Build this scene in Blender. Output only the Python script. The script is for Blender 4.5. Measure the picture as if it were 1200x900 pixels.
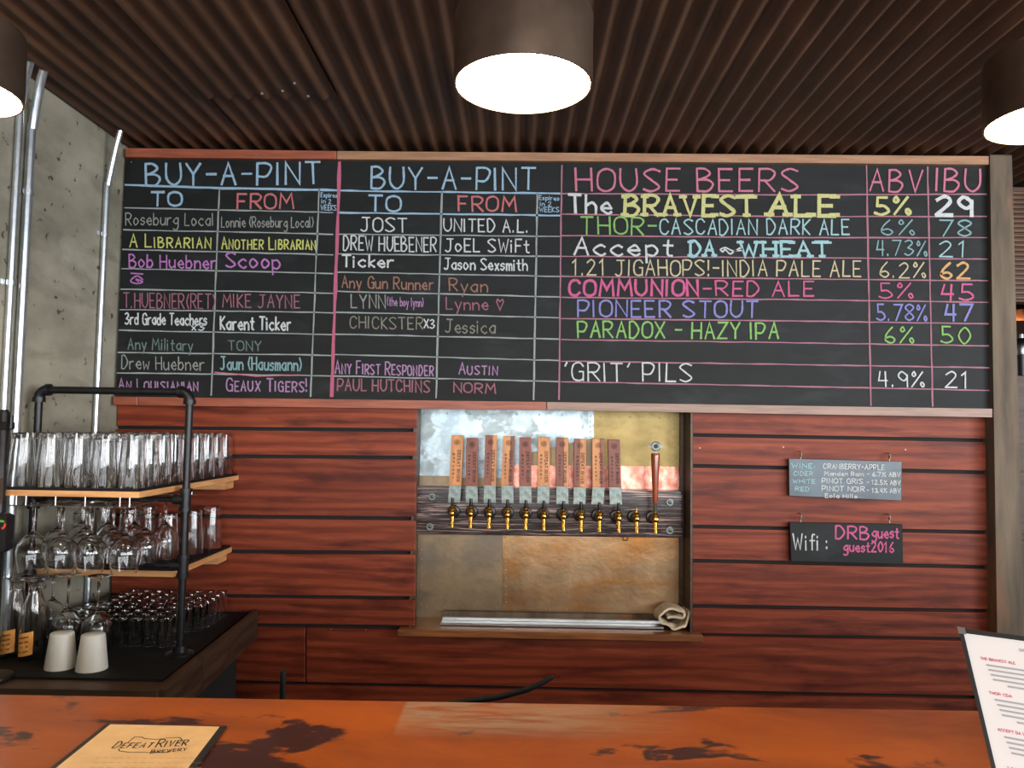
import bpy, math, random
from mathutils import Vector, Matrix
random.seed(7)
for o in list(bpy.data.objects): bpy.data.objects.remove(o)
S = bpy.context.scene
C = S.collection
D = 3.2                                   # depth of the plank wall
CZ = 1.5                                  # camera height
# ------------------------------------------------------------ camera
F, PITCH, YAW, ROLL = 900.0, -.0578, .0093, .0160
def _rot(ax, a): return Matrix.Rotation(a, 3, ax)
MW = _rot('Z', ROLL) @ _rot('X', PITCH) @ _rot('Y', YAW) @ Matrix(((1,0,0),(0,0,-1),(0,1,0)))
cd = bpy.data.cameras.new('camera'); cam = bpy.data.objects.new('camera', cd); C.objects.link(cam)
cd.sensor_width = 36; cd.lens = F/1200*36; cd.clip_start = .02
rot = Matrix((MW[0], -MW[1], -MW[2])).transposed()
cam.matrix_world = Matrix.Translation((0,0,CZ)) @ rot.to_4x4()
S.camera = cam
MT = MW.transposed()
def ray(px, py): return MT @ Vector(((px-600)/F, (py-450)/F, 1))
def at(px, py, Y=D):
    d = ray(px, py); return Vector((0,0,CZ)) + d*(Y/d.y)
def atz(px, py, z):
    d = ray(px, py); return Vector((0,0,CZ)) + d*((z-CZ)/d.z)
# ------------------------------------------------------------ world, exposure, daylight
w = bpy.data.worlds.new('sky'); S.world = w; w.use_nodes = True
bg = w.node_tree.nodes['Background']; bg.inputs[0].default_value = (.75,.85,1,1); bg.inputs[1].default_value = 1.0
S.view_settings.view_transform = 'Standard'; S.view_settings.look = 'None'
S.view_settings.gamma = 1; S.view_settings.use_curve_mapping = False
S.view_settings.exposure = 0.85
S.cycles.max_bounces = 14; S.cycles.transmission_bounces = 14; S.cycles.glossy_bounces = 6; S.cycles.diffuse_bounces = 4
S.cycles.caustics_refractive = True; S.cycles.sample_clamp_indirect = 4
def area(name, loc, tgt, sx, sy, power, col):
    l = bpy.data.lights.new(name, 'AREA'); l.shape = 'RECTANGLE'; l.size = sx; l.size_y = sy; l.energy = power; l.color = col
    o = bpy.data.objects.new(name, l); C.objects.link(o); o.location = loc
    o.rotation_euler = (Vector(tgt)-Vector(loc)).to_track_quat('-Z','Y').to_euler()
YB = -4.0                                # street-side wall behind the camera
WINS = [(-1.2, .5), (.9, 2.6), (3.0, 4.3)]
for k, (a, b) in enumerate(WINS):
    area('window_daylight', ((a+b)/2, YB-.02, 1.55), ((a+b)/2, 0, 1.55), b-a, 1.9, 84, (.95,.98,1))
RW = [(-3.4, -1.5), (-1.0, 1.0)]           # windows in the right-hand wall
for a, b in RW:
    area('side_daylight', (4.58, (a+b)/2, 1.78), (0, (a+b)/2, 1.78), b-a, 1.55, 104, (.95,.98,1))

# ------------------------------------------------------------ helpers
def srgb(r, g, b):
    f = lambda c: ((c/255+.055)/1.055)**2.4 if c > 10 else c/255/12.92
    return (f(r), f(g), f(b), 1)
class MB:
    def __init__(s): s.v = []; s.f = []; s.m = []; s.sm = []
    def add(s, vs, fs, mi=0, smooth=False):
        n = len(s.v); s.v += [Vector(v) for v in vs]
        for f in fs: s.f.append([n+i for i in f]); s.m.append(mi); s.sm.append(smooth)
        return s
    def hexa(s, p, mi=0):       # p: 8 corners, bottom loop (4) then top loop (4)
        return s.add(p, [(3,2,1,0),(4,5,6,7),(0,1,5,4),(1,2,6,5),(2,3,7,6),(3,0,4,7)], mi)
    def box(s, a, b, mi=0):
        x0,x1 = sorted((a[0],b[0])); y0,y1 = sorted((a[1],b[1])); z0,z1 = sorted((a[2],b[2]))
        return s.hexa([(x0,y0,z0),(x1,y0,z0),(x1,y1,z0),(x0,y1,z0),(x0,y0,z1),(x1,y0,z1),(x1,y1,z1),(x0,y1,z1)], mi)
    def bbox(s, a, b, c=.003, mi=0):          # box with chamfered edges
        x0,x1 = sorted((a[0],b[0])); y0,y1 = sorted((a[1],b[1])); z0,z1 = sorted((a[2],b[2])); P = []
        for z, i in ((z0,c),(z0+c,0),(z1-c,0),(z1,c)):
            P += [(x0+i,y0+i,z),(x1-i,y0+i,z),(x1-i,y1-i,z),(x0+i,y1-i,z)]
        fs = [(3,2,1,0),(12,13,14,15)]
        for k in range(3):
            for j in range(4): fs.append((k*4+j, k*4+(j+1)%4, k*4+4+(j+1)%4, k*4+4+j))
        return s.add(P, fs, mi)
    def slab(s, q, t, ch=.0025):    # q: 4 corner points of a front face (tl,tr,br,bl), t: thickness away from viewer (+Y)
        tl,tr,br,bl = q; cen = (tl+tr+br+bl)/4; n = Vector((0,1,0))
        ins = [p + (cen-p).normalized()*ch*1.6 for p in q]
        P = [p for p in ins] + [p+n*ch for p in q] + [p+n*t for p in q]
        fs = [(3,2,1,0)]
        for k in (0,4):
            for j in range(4): fs.append((k+j, k+(j+1)%4, k+4+(j+1)%4, k+4+j))
        fs.append((8,9,10,11)); return s.add(P, fs)
    def tube(s, pts, r, seg=10, mi=0, cap=True):
        pts = [Vector(p) for p in pts]; rs = r if isinstance(r, (list,tuple)) else [r]*len(pts)
        rings = []; up = None
        for i, p in enumerate(pts):
            t = (pts[min(i+1,len(pts)-1)] - pts[max(i-1,0)]).normalized()
            if up is None: up = t.orthogonal().normalized()
            up = (up - t*up.dot(t)).normalized(); b = t.cross(up)
            rings.append([p + (up*math.cos(2*math.pi*k/seg) + b*math.sin(2*math.pi*k/seg))*rs[i] for k in range(seg)])
        fs = []
        for i in range(len(pts)-1):
            for k in range(seg):
                a = i*seg+k; c = i*seg+(k+1)%seg; fs.append((a, c, c+seg, a+seg))
        s.add([v for r_ in rings for v in r_], fs, mi, True)
        if cap:
            s.add(rings[0], [tuple(range(seg))[::-1]], mi); s.add(rings[-1], [tuple(range(seg))], mi)
        return s
    def lathe(s, prof, c=(0,0,0), seg=24, mi=0, axis='Z', smooth=True):
        c = Vector(c); V = []
        for r, z in prof:
            for k in range(seg):
                a = 2*math.pi*k/seg; x, y = r*math.cos(a), r*math.sin(a)
                V.append(c + (Vector((x,y,z)) if axis=='Z' else Vector((x,z,y)) if axis=='Y' else Vector((z,x,y))))
        fs = []
        for i in range(len(prof)-1):
            for k in range(seg):
                a = i*seg+k; b = i*seg+(k+1)%seg
                f = (a, b, b+seg, a+seg) if axis!='Y' else (a, a+seg, b+seg, b)
                fs.append(f)
        return s.add(V, fs, mi, smooth)
    def build(s, name, mat, parent=None, label=None, kind=None, loc=None):
        off = Vector((0,0,0))
        if parent is not None: off = parent.get('_w') and Vector(parent['_w']) or Vector((0,0,0))
        if loc is not None: off = Vector(loc)
        me = bpy.data.meshes.new(name); me.from_pydata([tuple(v-off) for v in s.v], [], s.f)
        mats = mat if isinstance(mat, (list,tuple)) else [mat]
        for m in mats: me.materials.append(m)
        me.polygons.foreach_set('material_index', s.m); me.polygons.foreach_set('use_smooth', s.sm)
        me.update()
        if any(s.sm):
            try: me.set_sharp_from_angle(angle=math.radians(40))
            except Exception: pass
        o = bpy.data.objects.new(name, me); C.objects.link(o)
        if parent is not None: o.parent = parent; o['_w'] = tuple(off)
        else:
            o['_w'] = tuple(off); o.location = off
        if label: o['label'] = label
        if kind: o['kind'] = kind
        return o
def thing(name, loc, label, cat, group=None):
    o = bpy.data.objects.new(name, None); C.objects.link(o); o.location = loc; o.empty_display_size = .05
    o['_w'] = tuple(loc); o['label'] = label; o['category'] = cat
    if group: o['group'] = group
    return o
def tag(o, label, cat, group=None):
    o['label'] = label; o['category'] = cat
    if group: o['group'] = group
    return o
def struct_empty(name):
    o = bpy.data.objects.new(name, None); C.objects.link(o); o['kind'] = 'structure'; o['_w'] = (0.,0.,0.); return o
def copy_tree(o, parent=None):
    c = o.copy(); C.objects.link(c)
    if parent is not None: c.parent = parent
    for ch in list(o.children): copy_tree(ch, c)
    return c
ORD = 'first second third fourth fifth sixth seventh eighth ninth tenth eleventh twelfth'.split()
# ------------------------------------------------------------ materials
def mat(name, c1, c2=None, scale=(4,4,4), detail=5, rough=.6, metal=0., bump=0., bscale=None, coat=0., coatr=.1,
        rand=False, lo=.35, hi=.65, c3=None, sc3=(1.5,1.5,1.5), lo3=.55, hi3=.7, rvar=0., spec=None, dist=.002, voro=False, distort=0., rvcol=0., spots=(), wave=False, patch=None, c4=None, sc4=20, lo4=.68, hi4=.72):
    m = bpy.data.materials.new(name); m.use_nodes = True; nt = m.node_tree; N = nt.nodes; L = nt.links
    b = N['Principled BSDF']; b.inputs['Roughness'].default_value = rough; b.inputs['Metallic'].default_value = metal
    b.inputs['Coat Weight'].default_value = coat; b.inputs['Coat Roughness'].default_value = coatr
    if spec is not None: b.inputs['Specular IOR Level'].default_value = spec
    b.inputs['Base Color'].default_value = c1
    if c2 is None: return m
    tc = N.new('ShaderNodeTexCoord'); src = tc.outputs['Object']
    if rand:
        oi = N.new('ShaderNodeObjectInfo'); mu = N.new('ShaderNodeVectorMath'); mu.operation = 'MULTIPLY_ADD'
        cx = N.new('ShaderNodeCombineXYZ'); L.new(oi.outputs['Random'], cx.inputs[0]); L.new(oi.outputs['Random'], cx.inputs[2])
        L.new(cx.outputs[0], mu.inputs[0]); mu.inputs[1].default_value = (13,0,31); L.new(src, mu.inputs[2]); src = mu.outputs[0]
    def noise(sc, det, dis=0.):
        mp = N.new('ShaderNodeMapping'); mp.inputs['Scale'].default_value = sc; L.new(src, mp.inputs[0])
        if voro:
            n = N.new('ShaderNodeTexVoronoi'); n.inputs['Scale'].default_value = 1; L.new(mp.outputs[0], n.inputs[0])
            s = N.new('ShaderNodeSeparateColor'); L.new(n.outputs['Color'], s.inputs[0]); return s.outputs[0]
        n = N.new('ShaderNodeTexNoise'); n.inputs['Scale'].default_value = 1; n.inputs['Detail'].default_value = det
        n.inputs['Roughness'].default_value = .6; n.inputs['Distortion'].default_value = dis; L.new(mp.outputs[0], n.inputs[0]); return n.outputs['Fac']
    def ramp(fac, a, bb, l, h):
        r = N.new('ShaderNodeValToRGB'); r.color_ramp.elements[0].position = l; r.color_ramp.elements[1].position = h
        r.color_ramp.elements[0].color = a; r.color_ramp.elements[1].color = bb; L.new(fac, r.inputs[0]); return r.outputs[0]
    n1 = noise(scale, detail, distort); col = ramp(n1, c1, c2, lo, hi); vf = voro; voro = False
    if c3 is not None:
        n3 = noise(sc3, 4, .3)
        for sx_, sy_, sr_, sa_ in spots:
            vd = N.new('ShaderNodeVectorMath'); vd.operation = 'DISTANCE'; geo = N.new('ShaderNodeNewGeometry'); L.new(geo.outputs['Position'], vd.inputs[0]); vd.inputs[1].default_value = (sx_,sy_,1.07)
            mr = N.new('ShaderNodeMapRange'); L.new(vd.outputs['Value'], mr.inputs[0]); mr.inputs[1].default_value = 0; mr.inputs[2].default_value = sr_; mr.inputs[3].default_value = sa_; mr.inputs[4].default_value = 0
            ad = N.new('ShaderNodeMath'); L.new(n3, ad.inputs[0]); L.new(mr.outputs[0], ad.inputs[1]); n3 = ad.outputs[0]
        f = ramp(n3, (0,0,0,1), (1,1,1,1), lo3, hi3)
        mx = N.new('ShaderNodeMix'); mx.data_type = 'RGBA'; L.new(f, mx.inputs[0]); L.new(col, mx.inputs[6]); mx.inputs[7].default_value = c3; col = mx.outputs[2]
    if wave:
        mp = N.new('ShaderNodeMapping'); mp.inputs['Scale'].default_value = (.16,1,1); L.new(src, mp.inputs[0])
        wv = N.new('ShaderNodeTexWave'); wv.bands_direction = 'Z'; wv.inputs['Scale'].default_value = 7; wv.inputs['Distortion'].default_value = 8
        wv.inputs['Detail'].default_value = 3; wv.inputs['Detail Scale'].default_value = 1.1; L.new(mp.outputs[0], wv.inputs[0])
        wr_ = ramp(wv.outputs['Fac'], (.62,.58,.55,1), (1.06,1.06,1.06,1), .05, .75)
        mx = N.new('ShaderNodeMix'); mx.data_type = 'RGBA'; mx.blend_type = 'MULTIPLY'; mx.inputs[0].default_value = .8; L.new(col, mx.inputs[6]); L.new(wr_, mx.inputs[7]); col = mx.outputs[2]
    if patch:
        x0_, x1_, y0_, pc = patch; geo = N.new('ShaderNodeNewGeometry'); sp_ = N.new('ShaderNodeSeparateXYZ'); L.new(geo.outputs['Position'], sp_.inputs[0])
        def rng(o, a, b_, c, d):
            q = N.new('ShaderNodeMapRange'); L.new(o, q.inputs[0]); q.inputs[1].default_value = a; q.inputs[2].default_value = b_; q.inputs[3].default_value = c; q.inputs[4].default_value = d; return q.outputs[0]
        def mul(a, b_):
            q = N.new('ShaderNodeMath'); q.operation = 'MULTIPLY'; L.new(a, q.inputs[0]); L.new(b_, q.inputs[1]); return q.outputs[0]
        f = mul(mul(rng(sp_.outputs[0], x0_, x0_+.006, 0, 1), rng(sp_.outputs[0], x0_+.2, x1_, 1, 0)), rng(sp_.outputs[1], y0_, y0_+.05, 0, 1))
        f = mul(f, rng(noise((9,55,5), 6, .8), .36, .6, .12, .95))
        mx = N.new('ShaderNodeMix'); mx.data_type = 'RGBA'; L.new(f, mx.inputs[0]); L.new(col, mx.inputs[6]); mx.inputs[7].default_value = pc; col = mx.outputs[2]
    if c4 is not None:
        f = ramp(noise((sc4,sc4,sc4), 2), (0,0,0,1), (1,1,1,1), lo4, hi4)
        mx = N.new('ShaderNodeMix'); mx.data_type = 'RGBA'; L.new(f, mx.inputs[0]); L.new(col, mx.inputs[6]); mx.inputs[7].default_value = c4; col = mx.outputs[2]
    if rvcol:
        hv = N.new('ShaderNodeHueSaturation'); mr = N.new('ShaderNodeMapRange'); L.new(oi.outputs['Random'], mr.inputs[0])
        mr.inputs[3].default_value = 1-rvcol; mr.inputs[4].default_value = 1+rvcol; L.new(mr.outputs[0], hv.inputs['Value']); L.new(col, hv.inputs['Color']); col = hv.outputs[0]
    L.new(col, b.inputs['Base Color'])
    if rvar:
        mr = N.new('ShaderNodeMapRange'); L.new(n1, mr.inputs[0]); mr.inputs[1].default_value = .3; mr.inputs[2].default_value = .7
        mr.inputs[3].default_value = rough-rvar; mr.inputs[4].default_value = rough+rvar; L.new(mr.outputs[0], b.inputs['Roughness'])
    if bump:
        nb = noise(bscale, 6) if bscale else n1
        bp = N.new('ShaderNodeBump'); bp.inputs['Strength'].default_value = bump; bp.inputs['Distance'].default_value = dist
        L.new(nb, bp.inputs['Height']); L.new(bp.outputs[0], b.inputs['Normal'])
    return m
def emis(name, col, st):
    m = bpy.data.materials.new(name); m.use_nodes = True; b = m.node_tree.nodes['Principled BSDF']
    b.inputs['Base Color'].default_value = col; b.inputs['Emission Color'].default_value = col; b.inputs['Emission Strength'].default_value = st; return m
def glassm(name, tint=(1,1,1,1), rough=0.):
    m = bpy.data.materials.new(name); m.use_nodes = True; b = m.node_tree.nodes['Principled BSDF']
    b.inputs['Base Color'].default_value = tint; b.inputs['Transmission Weight'].default_value = 1; b.inputs['Roughness'].default_value = rough; b.inputs['IOR'].default_value = 1.47; return m
M = {}
M['plank'] = mat('red_stained_plank', srgb(102,39,22), srgb(136,64,40), (1.8,4,34), 9, .5, wave=True, bump=.4, bscale=(4,8,90), rand=True, lo=.3, hi=.72,
                 c3=srgb(84,32,20), sc3=(2.4,3,14), lo3=.5, hi3=.66, rvcol=.14, distort=.6, spec=.2)
M['backing'] = mat('black_backing', srgb(20,17,17), rough=.9)
M['board'] = mat('chalkboard_paint', srgb(13,14,14), srgb(22,24,25), (2.5,2,9), 7, .62, c3=srgb(44,47,48), sc3=(3,3,8), lo3=.55, hi3=.9, spec=.25)
M['trimred'] = mat('red_trim_wood', srgb(120,58,38), srgb(150,80,55), (5,8,60), 5, .5, rand=True)
M['trimtan'] = mat('tan_trim_wood', srgb(130,92,66), srgb(156,116,86), (5,8,60), 5, .5, rand=True)
M['trimgrey'] = mat('greyed_trim_wood', srgb(118,92,78), srgb(144,114,98), (5,8,60), 5, .5, rand=True)
M['rust'] = mat('rusted_corrugated_steel', srgb(70,49,35), srgb(104,72,50), (9,2.5,9), 6, .5, .25, bump=.1, c3=srgb(80,55,41), sc3=(5,1.2,5), lo3=.45, hi3=.6, rvar=.06)
M['concrete'] = mat('board_formed_concrete', srgb(124,119,104), srgb(152,147,130), (3,3,5), 8, .85, bump=.35, bscale=(30,30,30), c3=srgb(106,100,86), sc3=(1.5,2.2,6), lo3=.52, hi3=.75, dist=.004, c4=srgb(66,61,52), sc4=24, lo4=.66, hi4=.71)
M['plaster'] = mat('painted_wall', srgb(120,112,100), srgb(140,130,118), (2,2,2), 4, .9)
M['floor'] = mat('sealed_concrete_floor', srgb(54,47,42), srgb(74,65,58), (1.5,1.5,1.5), 6, .4)
M['conduit'] = mat('galvanised_conduit', srgb(190,198,204), srgb(212,218,222), (20,20,20), 3, .28, .9)
M['black'] = mat('black_iron', srgb(22,22,24), srgb(34,34,36), (40,40,40), 4, .38, .5, bump=.1)
M['blackplastic'] = mat('black_plastic', srgb(16,16,18), rough=.35)
M['matte'] = mat('black_rubber_mat', srgb(10,10,11), rough=.7, spec=.25)
M['shelfwood'] = mat('pine_shelf_edge', srgb(170,118,72), srgb(205,152,100), (5,5,50), 5, .55, rand=True)
M['darkwood'] = mat('dark_counter_wood', srgb(52,36,24), srgb(82,58,38), (4,4,40), 6, .5, rand=True, bump=.15)
M['postwood'] = mat('weathered_post', srgb(66,54,42), srgb(102,87,69), (14,14,1.8), 7, .75, bump=.4, bscale=(50,50,5), c3=srgb(120,82,58), sc3=(5,5,1.5), lo3=.6, hi3=.72)
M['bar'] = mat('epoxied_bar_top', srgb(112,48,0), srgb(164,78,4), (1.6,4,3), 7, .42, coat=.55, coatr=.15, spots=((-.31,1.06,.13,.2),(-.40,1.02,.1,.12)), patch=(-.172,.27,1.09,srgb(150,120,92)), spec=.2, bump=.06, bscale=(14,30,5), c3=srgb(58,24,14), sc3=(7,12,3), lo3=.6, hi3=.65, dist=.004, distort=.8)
M['beam'] = mat('weathered_beam_painted_glints', srgb(36,14,10), srgb(190,158,148), (2.2,9,80), 4, .3, bump=1., rand=False, lo=.52, hi=.66, distort=2.2, dist=.012, coat=.6, coatr=.2)  # pale second colour paints highlights along the dark grain
M['lip'] = mat('dark_lip_wood', srgb(40,29,20), srgb(66,48,33), (4,4,40), 6, .5, rand=True)
M['sill'] = mat('glossy_sill_wood', srgb(92,52,28), srgb(142,86,44), (4,4,60), 6, .4, coat=.7, coatr=.12)
M['zinc'] = mat('galvanised_sheet', srgb(118,130,136), srgb(182,196,200), (14,14,14), 7, .42, .75, lo=.38, hi=.62, c3=srgb(122,130,130), sc3=(6,6,7), lo3=.5, hi3=.56, rvar=.1, bump=.15, distort=.5)
M['brass_s'] = mat('brass_sheet', srgb(122,104,62), srgb(148,128,82), (6,6,9), 6, .48, .7, c3=srgb(120,98,60), sc3=(12,4,14), lo3=.5, hi3=.7, bump=.1)
M['copper_s'] = mat('copper_sheet', srgb(132,78,64), srgb(188,130,114), (22,10,16), 6, .3, .9, lo=.4, hi=.62, bump=.3)
M['bronze_s'] = mat('aged_bronze_sheet', srgb(140,112,84), srgb(176,142,106), (4,4,3), 4, .4, .8, c3=srgb(160,106,52), sc3=(2,3,6), lo3=.46, hi3=.66, bump=.35, bscale=(3,3,3), dist=.02, rvar=.06)
M['bronze_d'] = mat('aged_brown_sheet', srgb(128,108,86), srgb(152,128,98), (4,4,5), 4, .45, .75, c3=srgb(118,104,88), sc3=(3,5,4), lo3=.48, hi3=.6, bump=.3, bscale=(4,4,4), dist=.012)
M['brass'] = mat('polished_brass', srgb(226,176,84), rough=.2, metal=1.)
M['steel'] = mat('brushed_steel', srgb(196,198,198), rough=.28, metal=1.)
M['darksteel'] = mat('dark_steel', srgb(70,66,64), rough=.35, metal=.9)
M['zincplate'] = mat('zinc_handle_plate', srgb(92,100,97), srgb(126,134,128), (50,50,50), 5, .45, .6)
M['nail'] = mat('bright_nail', srgb(150,146,138), rough=.45, metal=.8)
M['pine'] = mat('light_handle_wood', srgb(166,104,56), srgb(194,130,74), (60,20,8), 4, .5, rand=True)
M['cedar'] = mat('red_handle_wood', srgb(100,48,32), srgb(128,64,42), (60,20,8), 4, .5, rand=True)
M['mahog'] = mat('mahogany_handle', srgb(120,52,28), srgb(150,70,38), (60,60,6), 4, .25, coat=.6)
M['burn'] = mat('burnt_lettering', srgb(44,24,16), rough=.8)
M['glass'] = glassm('clear_glass'); 
M['frost'] = glassm('frosted_glass', srgb(235,235,232), .45)
fb = M['frost'].node_tree.nodes['Principled BSDF']; fb.inputs['Transmission Weight'].default_value = .25; fb.inputs['Base Color'].default_value = srgb(215,215,210)
M['orange'] = mat('orange_paper_label', srgb(214,140,60), srgb(236,172,92), (40,40,40), 3, .7)
M['cloth'] = mat('beige_bar_cloth', srgb(176,158,134), srgb(206,190,166), (120,120,120), 3, .9, bump=.3)
M['paper'] = mat('white_menu_paper', srgb(206,198,194), rough=.55)
M['kraft'] = mat('kraft_menu_paper', srgb(214,172,118), srgb(224,184,130), (30,30,30), 3, .5, coat=.2, coatr=.3)
M['leather'] = mat('black_menu_cover', srgb(24,20,19), rough=.45)
M['clear'] = glassm('clear_acrylic', (1,1,1,1), .02)
M['ink'] = mat('black_ink', srgb(40,30,26), rough=.6)
M['greyink'] = mat('grey_ink', srgb(150,144,143), rough=.6)
M['redink'] = mat('red_ink', srgb(196,70,84), rough=.6)
M['slate'] = mat('slate_sign', srgb(34,45,54), srgb(60,78,90), (6,6,14), 6, .4, lo=.35, hi=.6)
M['canblack'] = mat('bronze_lamp_can', srgb(110,92,80), srgb(134,114,98), (7,7,7), 3, .28, .85)
M['brownwall'] = mat('brown_far_wall', srgb(58,36,24), srgb(84,54,36), (2,2,6), 4, .7)
M['white'] = mat('reflector_rim_glow_tint', srgb(240,180,110), rough=.4)  # orange glow of the lamp rim is put into this colour
M['lamp'] = emis('lamp_glow', (1,.80,.54,1), 30)
M['copperpot'] = mat('copper_tank', srgb(150,84,48), rough=.22, metal=1.)
M['redplastic'] = mat('red_ring', srgb(200,60,40), rough=.4)  # plain red of the ring emblem on the black box
M['greenplastic'] = mat('green_ring', srgb(80,150,60), rough=.4)
def chalkm(name, r, g, b, op=1.):
    r, g, b = ((r*.85+235*.15)*.86, (g*.85+235*.15)*.86, (b*.85+235*.15)*.86)
    bgc = srgb(26,29,31); c = srgb(r,g,b); lo = tuple(bgc[i]*(1-op*.38)+c[i]*op*.38 for i in range(3))+(1,); hi = tuple(bgc[i]*(1-op)+c[i]*op for i in range(3))+(1,)
    return mat(name, lo, hi, (420,50,420), 3, .95, lo=.36, hi=.58, spec=.1)
CH = {k: chalkm('chalk_'+k, *v) for k, v in dict(
    blue=(165,205,235), pink=(226,120,148), hotpink=(228,92,148), red=(222,110,112), white=(232,236,236), yellow=(226,228,110), cream=(226,222,140),
    purple=(205,120,205), grey=(182,186,176,.75), green=(140,205,100), cyan=(170,222,228), orange=(240,180,110), peach=(226,208,160), violet=(142,140,220),
    dullpink=(190,110,130,.8), dullgreen=(130,160,150,.7), dullorange=(190,130,105,.75), lilac=(205,150,205,.85), tan=(165,160,140,.75), pinkwide=(214,96,132), linegrey=(190,200,196,.8), linepink=(205,130,150,.85), mint=(150,200,205,.85)).items()}
CHL = dict(linegrey='pale grey', linepink='pale pink', pinkwide='broad pink', dullpink='faded pink', dullgreen='faded green', dullorange='faded orange', hotpink='bright pink')

# ------------------------------------------------------------ stroke lettering
G = {}
def _g(s):
    for line in s.strip().split('\n'):
        p = line.split(' ', 1); ch = p[0]; wd, rest = p[1].split(' ', 1)
        G[ch] = (int(wd), [q.strip() for q in rest.split('|')])
_g('''A 6 04 3e 64|18 58
B 6 04 0e|~0e 3e 5c 3a 09|~09 49 67 44 04
C 6 ~6c 4e 1d 09 15 44 66
D 6 04 0e|~0e 3e 69 34 04
E 5 5e 0e 04 54|09 49
F 5 5e 0e 04|09 49
G 6 ~6c 4e 1d 09 15 44 65|64 69 49
H 6 04 0e|64 6e|09 69
I 1 04 0e
J 6 ~4e 46 24 05|1e 6e
K 5 04 0e|5e 09 54
L 5 0e 04 54
M 8 04 1e 48 7e 84
N 6 04 0e 64 6e
O 6 ~3e 0c 06 34 66 6c 3e
P 6 04 0e|~0e 4e 6c 48 08
Q 6 ~3e 0c 06 34 66 6c 3e|46 73
R 6 04 0e|~0e 4e 6c 49 09|29 64
S 6 ~6d 3e 0c 39 66 34 05
T 6 0e 6e|3e 34
U 6 ~0e 07 34 67 6e
V 6 0e 34 6e
W 8 0e 24 4b 64 8e
X 6 0e 64|6e 04
Y 6 0e 39 6e|39 34
Z 6 0e 6e 04 64
a 5 ~59 3a 07 34 57|5a 54
b 5 0e 04|~08 3a 57 34 05
c 5 ~59 3a 07 34 55
d 5 5e 54|~58 2a 07 24 55
e 5 07 57|~57 3a 07 34 55
f 4 ~4e 2d 24|0a 4a
g 5 ~59 3a 07 35 57|~5a 52 20 01
h 5 0e 04|~08 3a 58 54
i 1 0a 04|0c 0d
j 2 ~2a 21 00|2c 2d
k 4 0e 04|4a 07 44
l 1 0e 04
m 6 0a 04|~08 2a 38 34|~38 5a 68 64
n 5 0a 04|~08 3a 58 54
o 5 ~2a 07 24 57 2a
p 5 0a 00|~09 3a 57 34 05
r 4 0a 04|~08 2a 4a
s 4 ~49 2a 08 37 46 24 05
t 4 ~2d 25 44|0a 4a
u 5 ~0a 06 24 56|5a 54
v 4 0a 24 4a
w 6 0a 14 38 54 6a
x 4 0a 44|4a 04
y 5 0a 25|5a 10
z 4 0a 4a 04 44
0 6 ~3e 09 34 69 3e
1 4 0c 2e 24
2 6 ~0c 3e 5b 04|04 64
3 6 ~0d 3e 5c 29|~29 67 34 05
4 5 1e 08 58|4e 44
5 6 5e 1e 19|~19 49 66 34 05
6 5 ~4e 1a 06 34 56 38 07
7 6 0e 6e 24
8 6 ~3e 0c 39 66 34 06 39 6c 3e
9 5 ~5b 2e 0b 38 5b|5c 54
% 7 ~1e 0c 1b 2c 1e|6e 04|~67 56 64 75 67
. 1 04 05
, 1 15 03
' 1 1e 0c
- 4 09 49
! 1 0e 08|04 05
( 2 ~2e 09 24
) 2 ~0e 29 04
: 1 05 06|09 0a
< 6 3b 1d 0b 34 6b 5d 3b
@ 6 ~69 3c 07 35 67 39 38 47|0e 6e
& 6 ~08 2a 48 67 8a 98 67 44 28 16 08
/ 5 04 5e''')
def _cr(P):
    out = []; n = len(P); closed = P[0] == P[-1]
    for i in range(n-1):
        a = P[i-1] if i else (P[-2] if closed else P[0]); b = P[i]; c = P[i+1]; d = P[i+2] if i+2 < n else (P[1] if closed else P[-1])
        for k in range(5):
            t = k/5; out.append(tuple(.5*((2*b[j])+(-a[j]+c[j])*t+(2*a[j]-5*b[j]+4*c[j]-d[j])*t*t+(-a[j]+3*b[j]-3*c[j]+d[j])*t**3) for j in (0,1)))
    out.append(P[-1]); return out
def layout(text, sc=False, serif=False, jit=.35, gap=2.6):
    """text -> list of polylines in units where the cap height is 10, total width"""
    x = 0; lines = []
    for ch in text:
        k = 1.
        if ch == ' ': x += 4.5; continue
        if sc and ch.islower(): ch = ch.upper(); k = .76
        wd, strokes = G[ch]; ox = random.uniform(-jit, jit)*.6; oy = random.uniform(-jit, jit)*.8; sl = random.uniform(-.04,.04)*(jit>0)
        ends = []
        for s in strokes:
            sm = s[0] == '~'; P = [(int(q[0],36), int(q[1],36)-4) for q in s.lstrip('~').split()]
            Q = _cr(P) if sm else P
            T = lambda p: (x + ox + p[0]*k + sl*p[1], p[1]*k + oy)
            lines.append([T(p) for p in Q])
            if not sm: ends += [P[0], P[-1]]
        if serif:
            for e in set(ends):
                if e[1] in (0, 10): lines.append([T((e[0]-1.25, e[1]+(.5 if e[1]==0 else -.5))), T((e[0]+1.25, e[1]+(.5 if e[1]==0 else -.5)))])
        x += wd*k + gap
    return lines, x-gap
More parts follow.
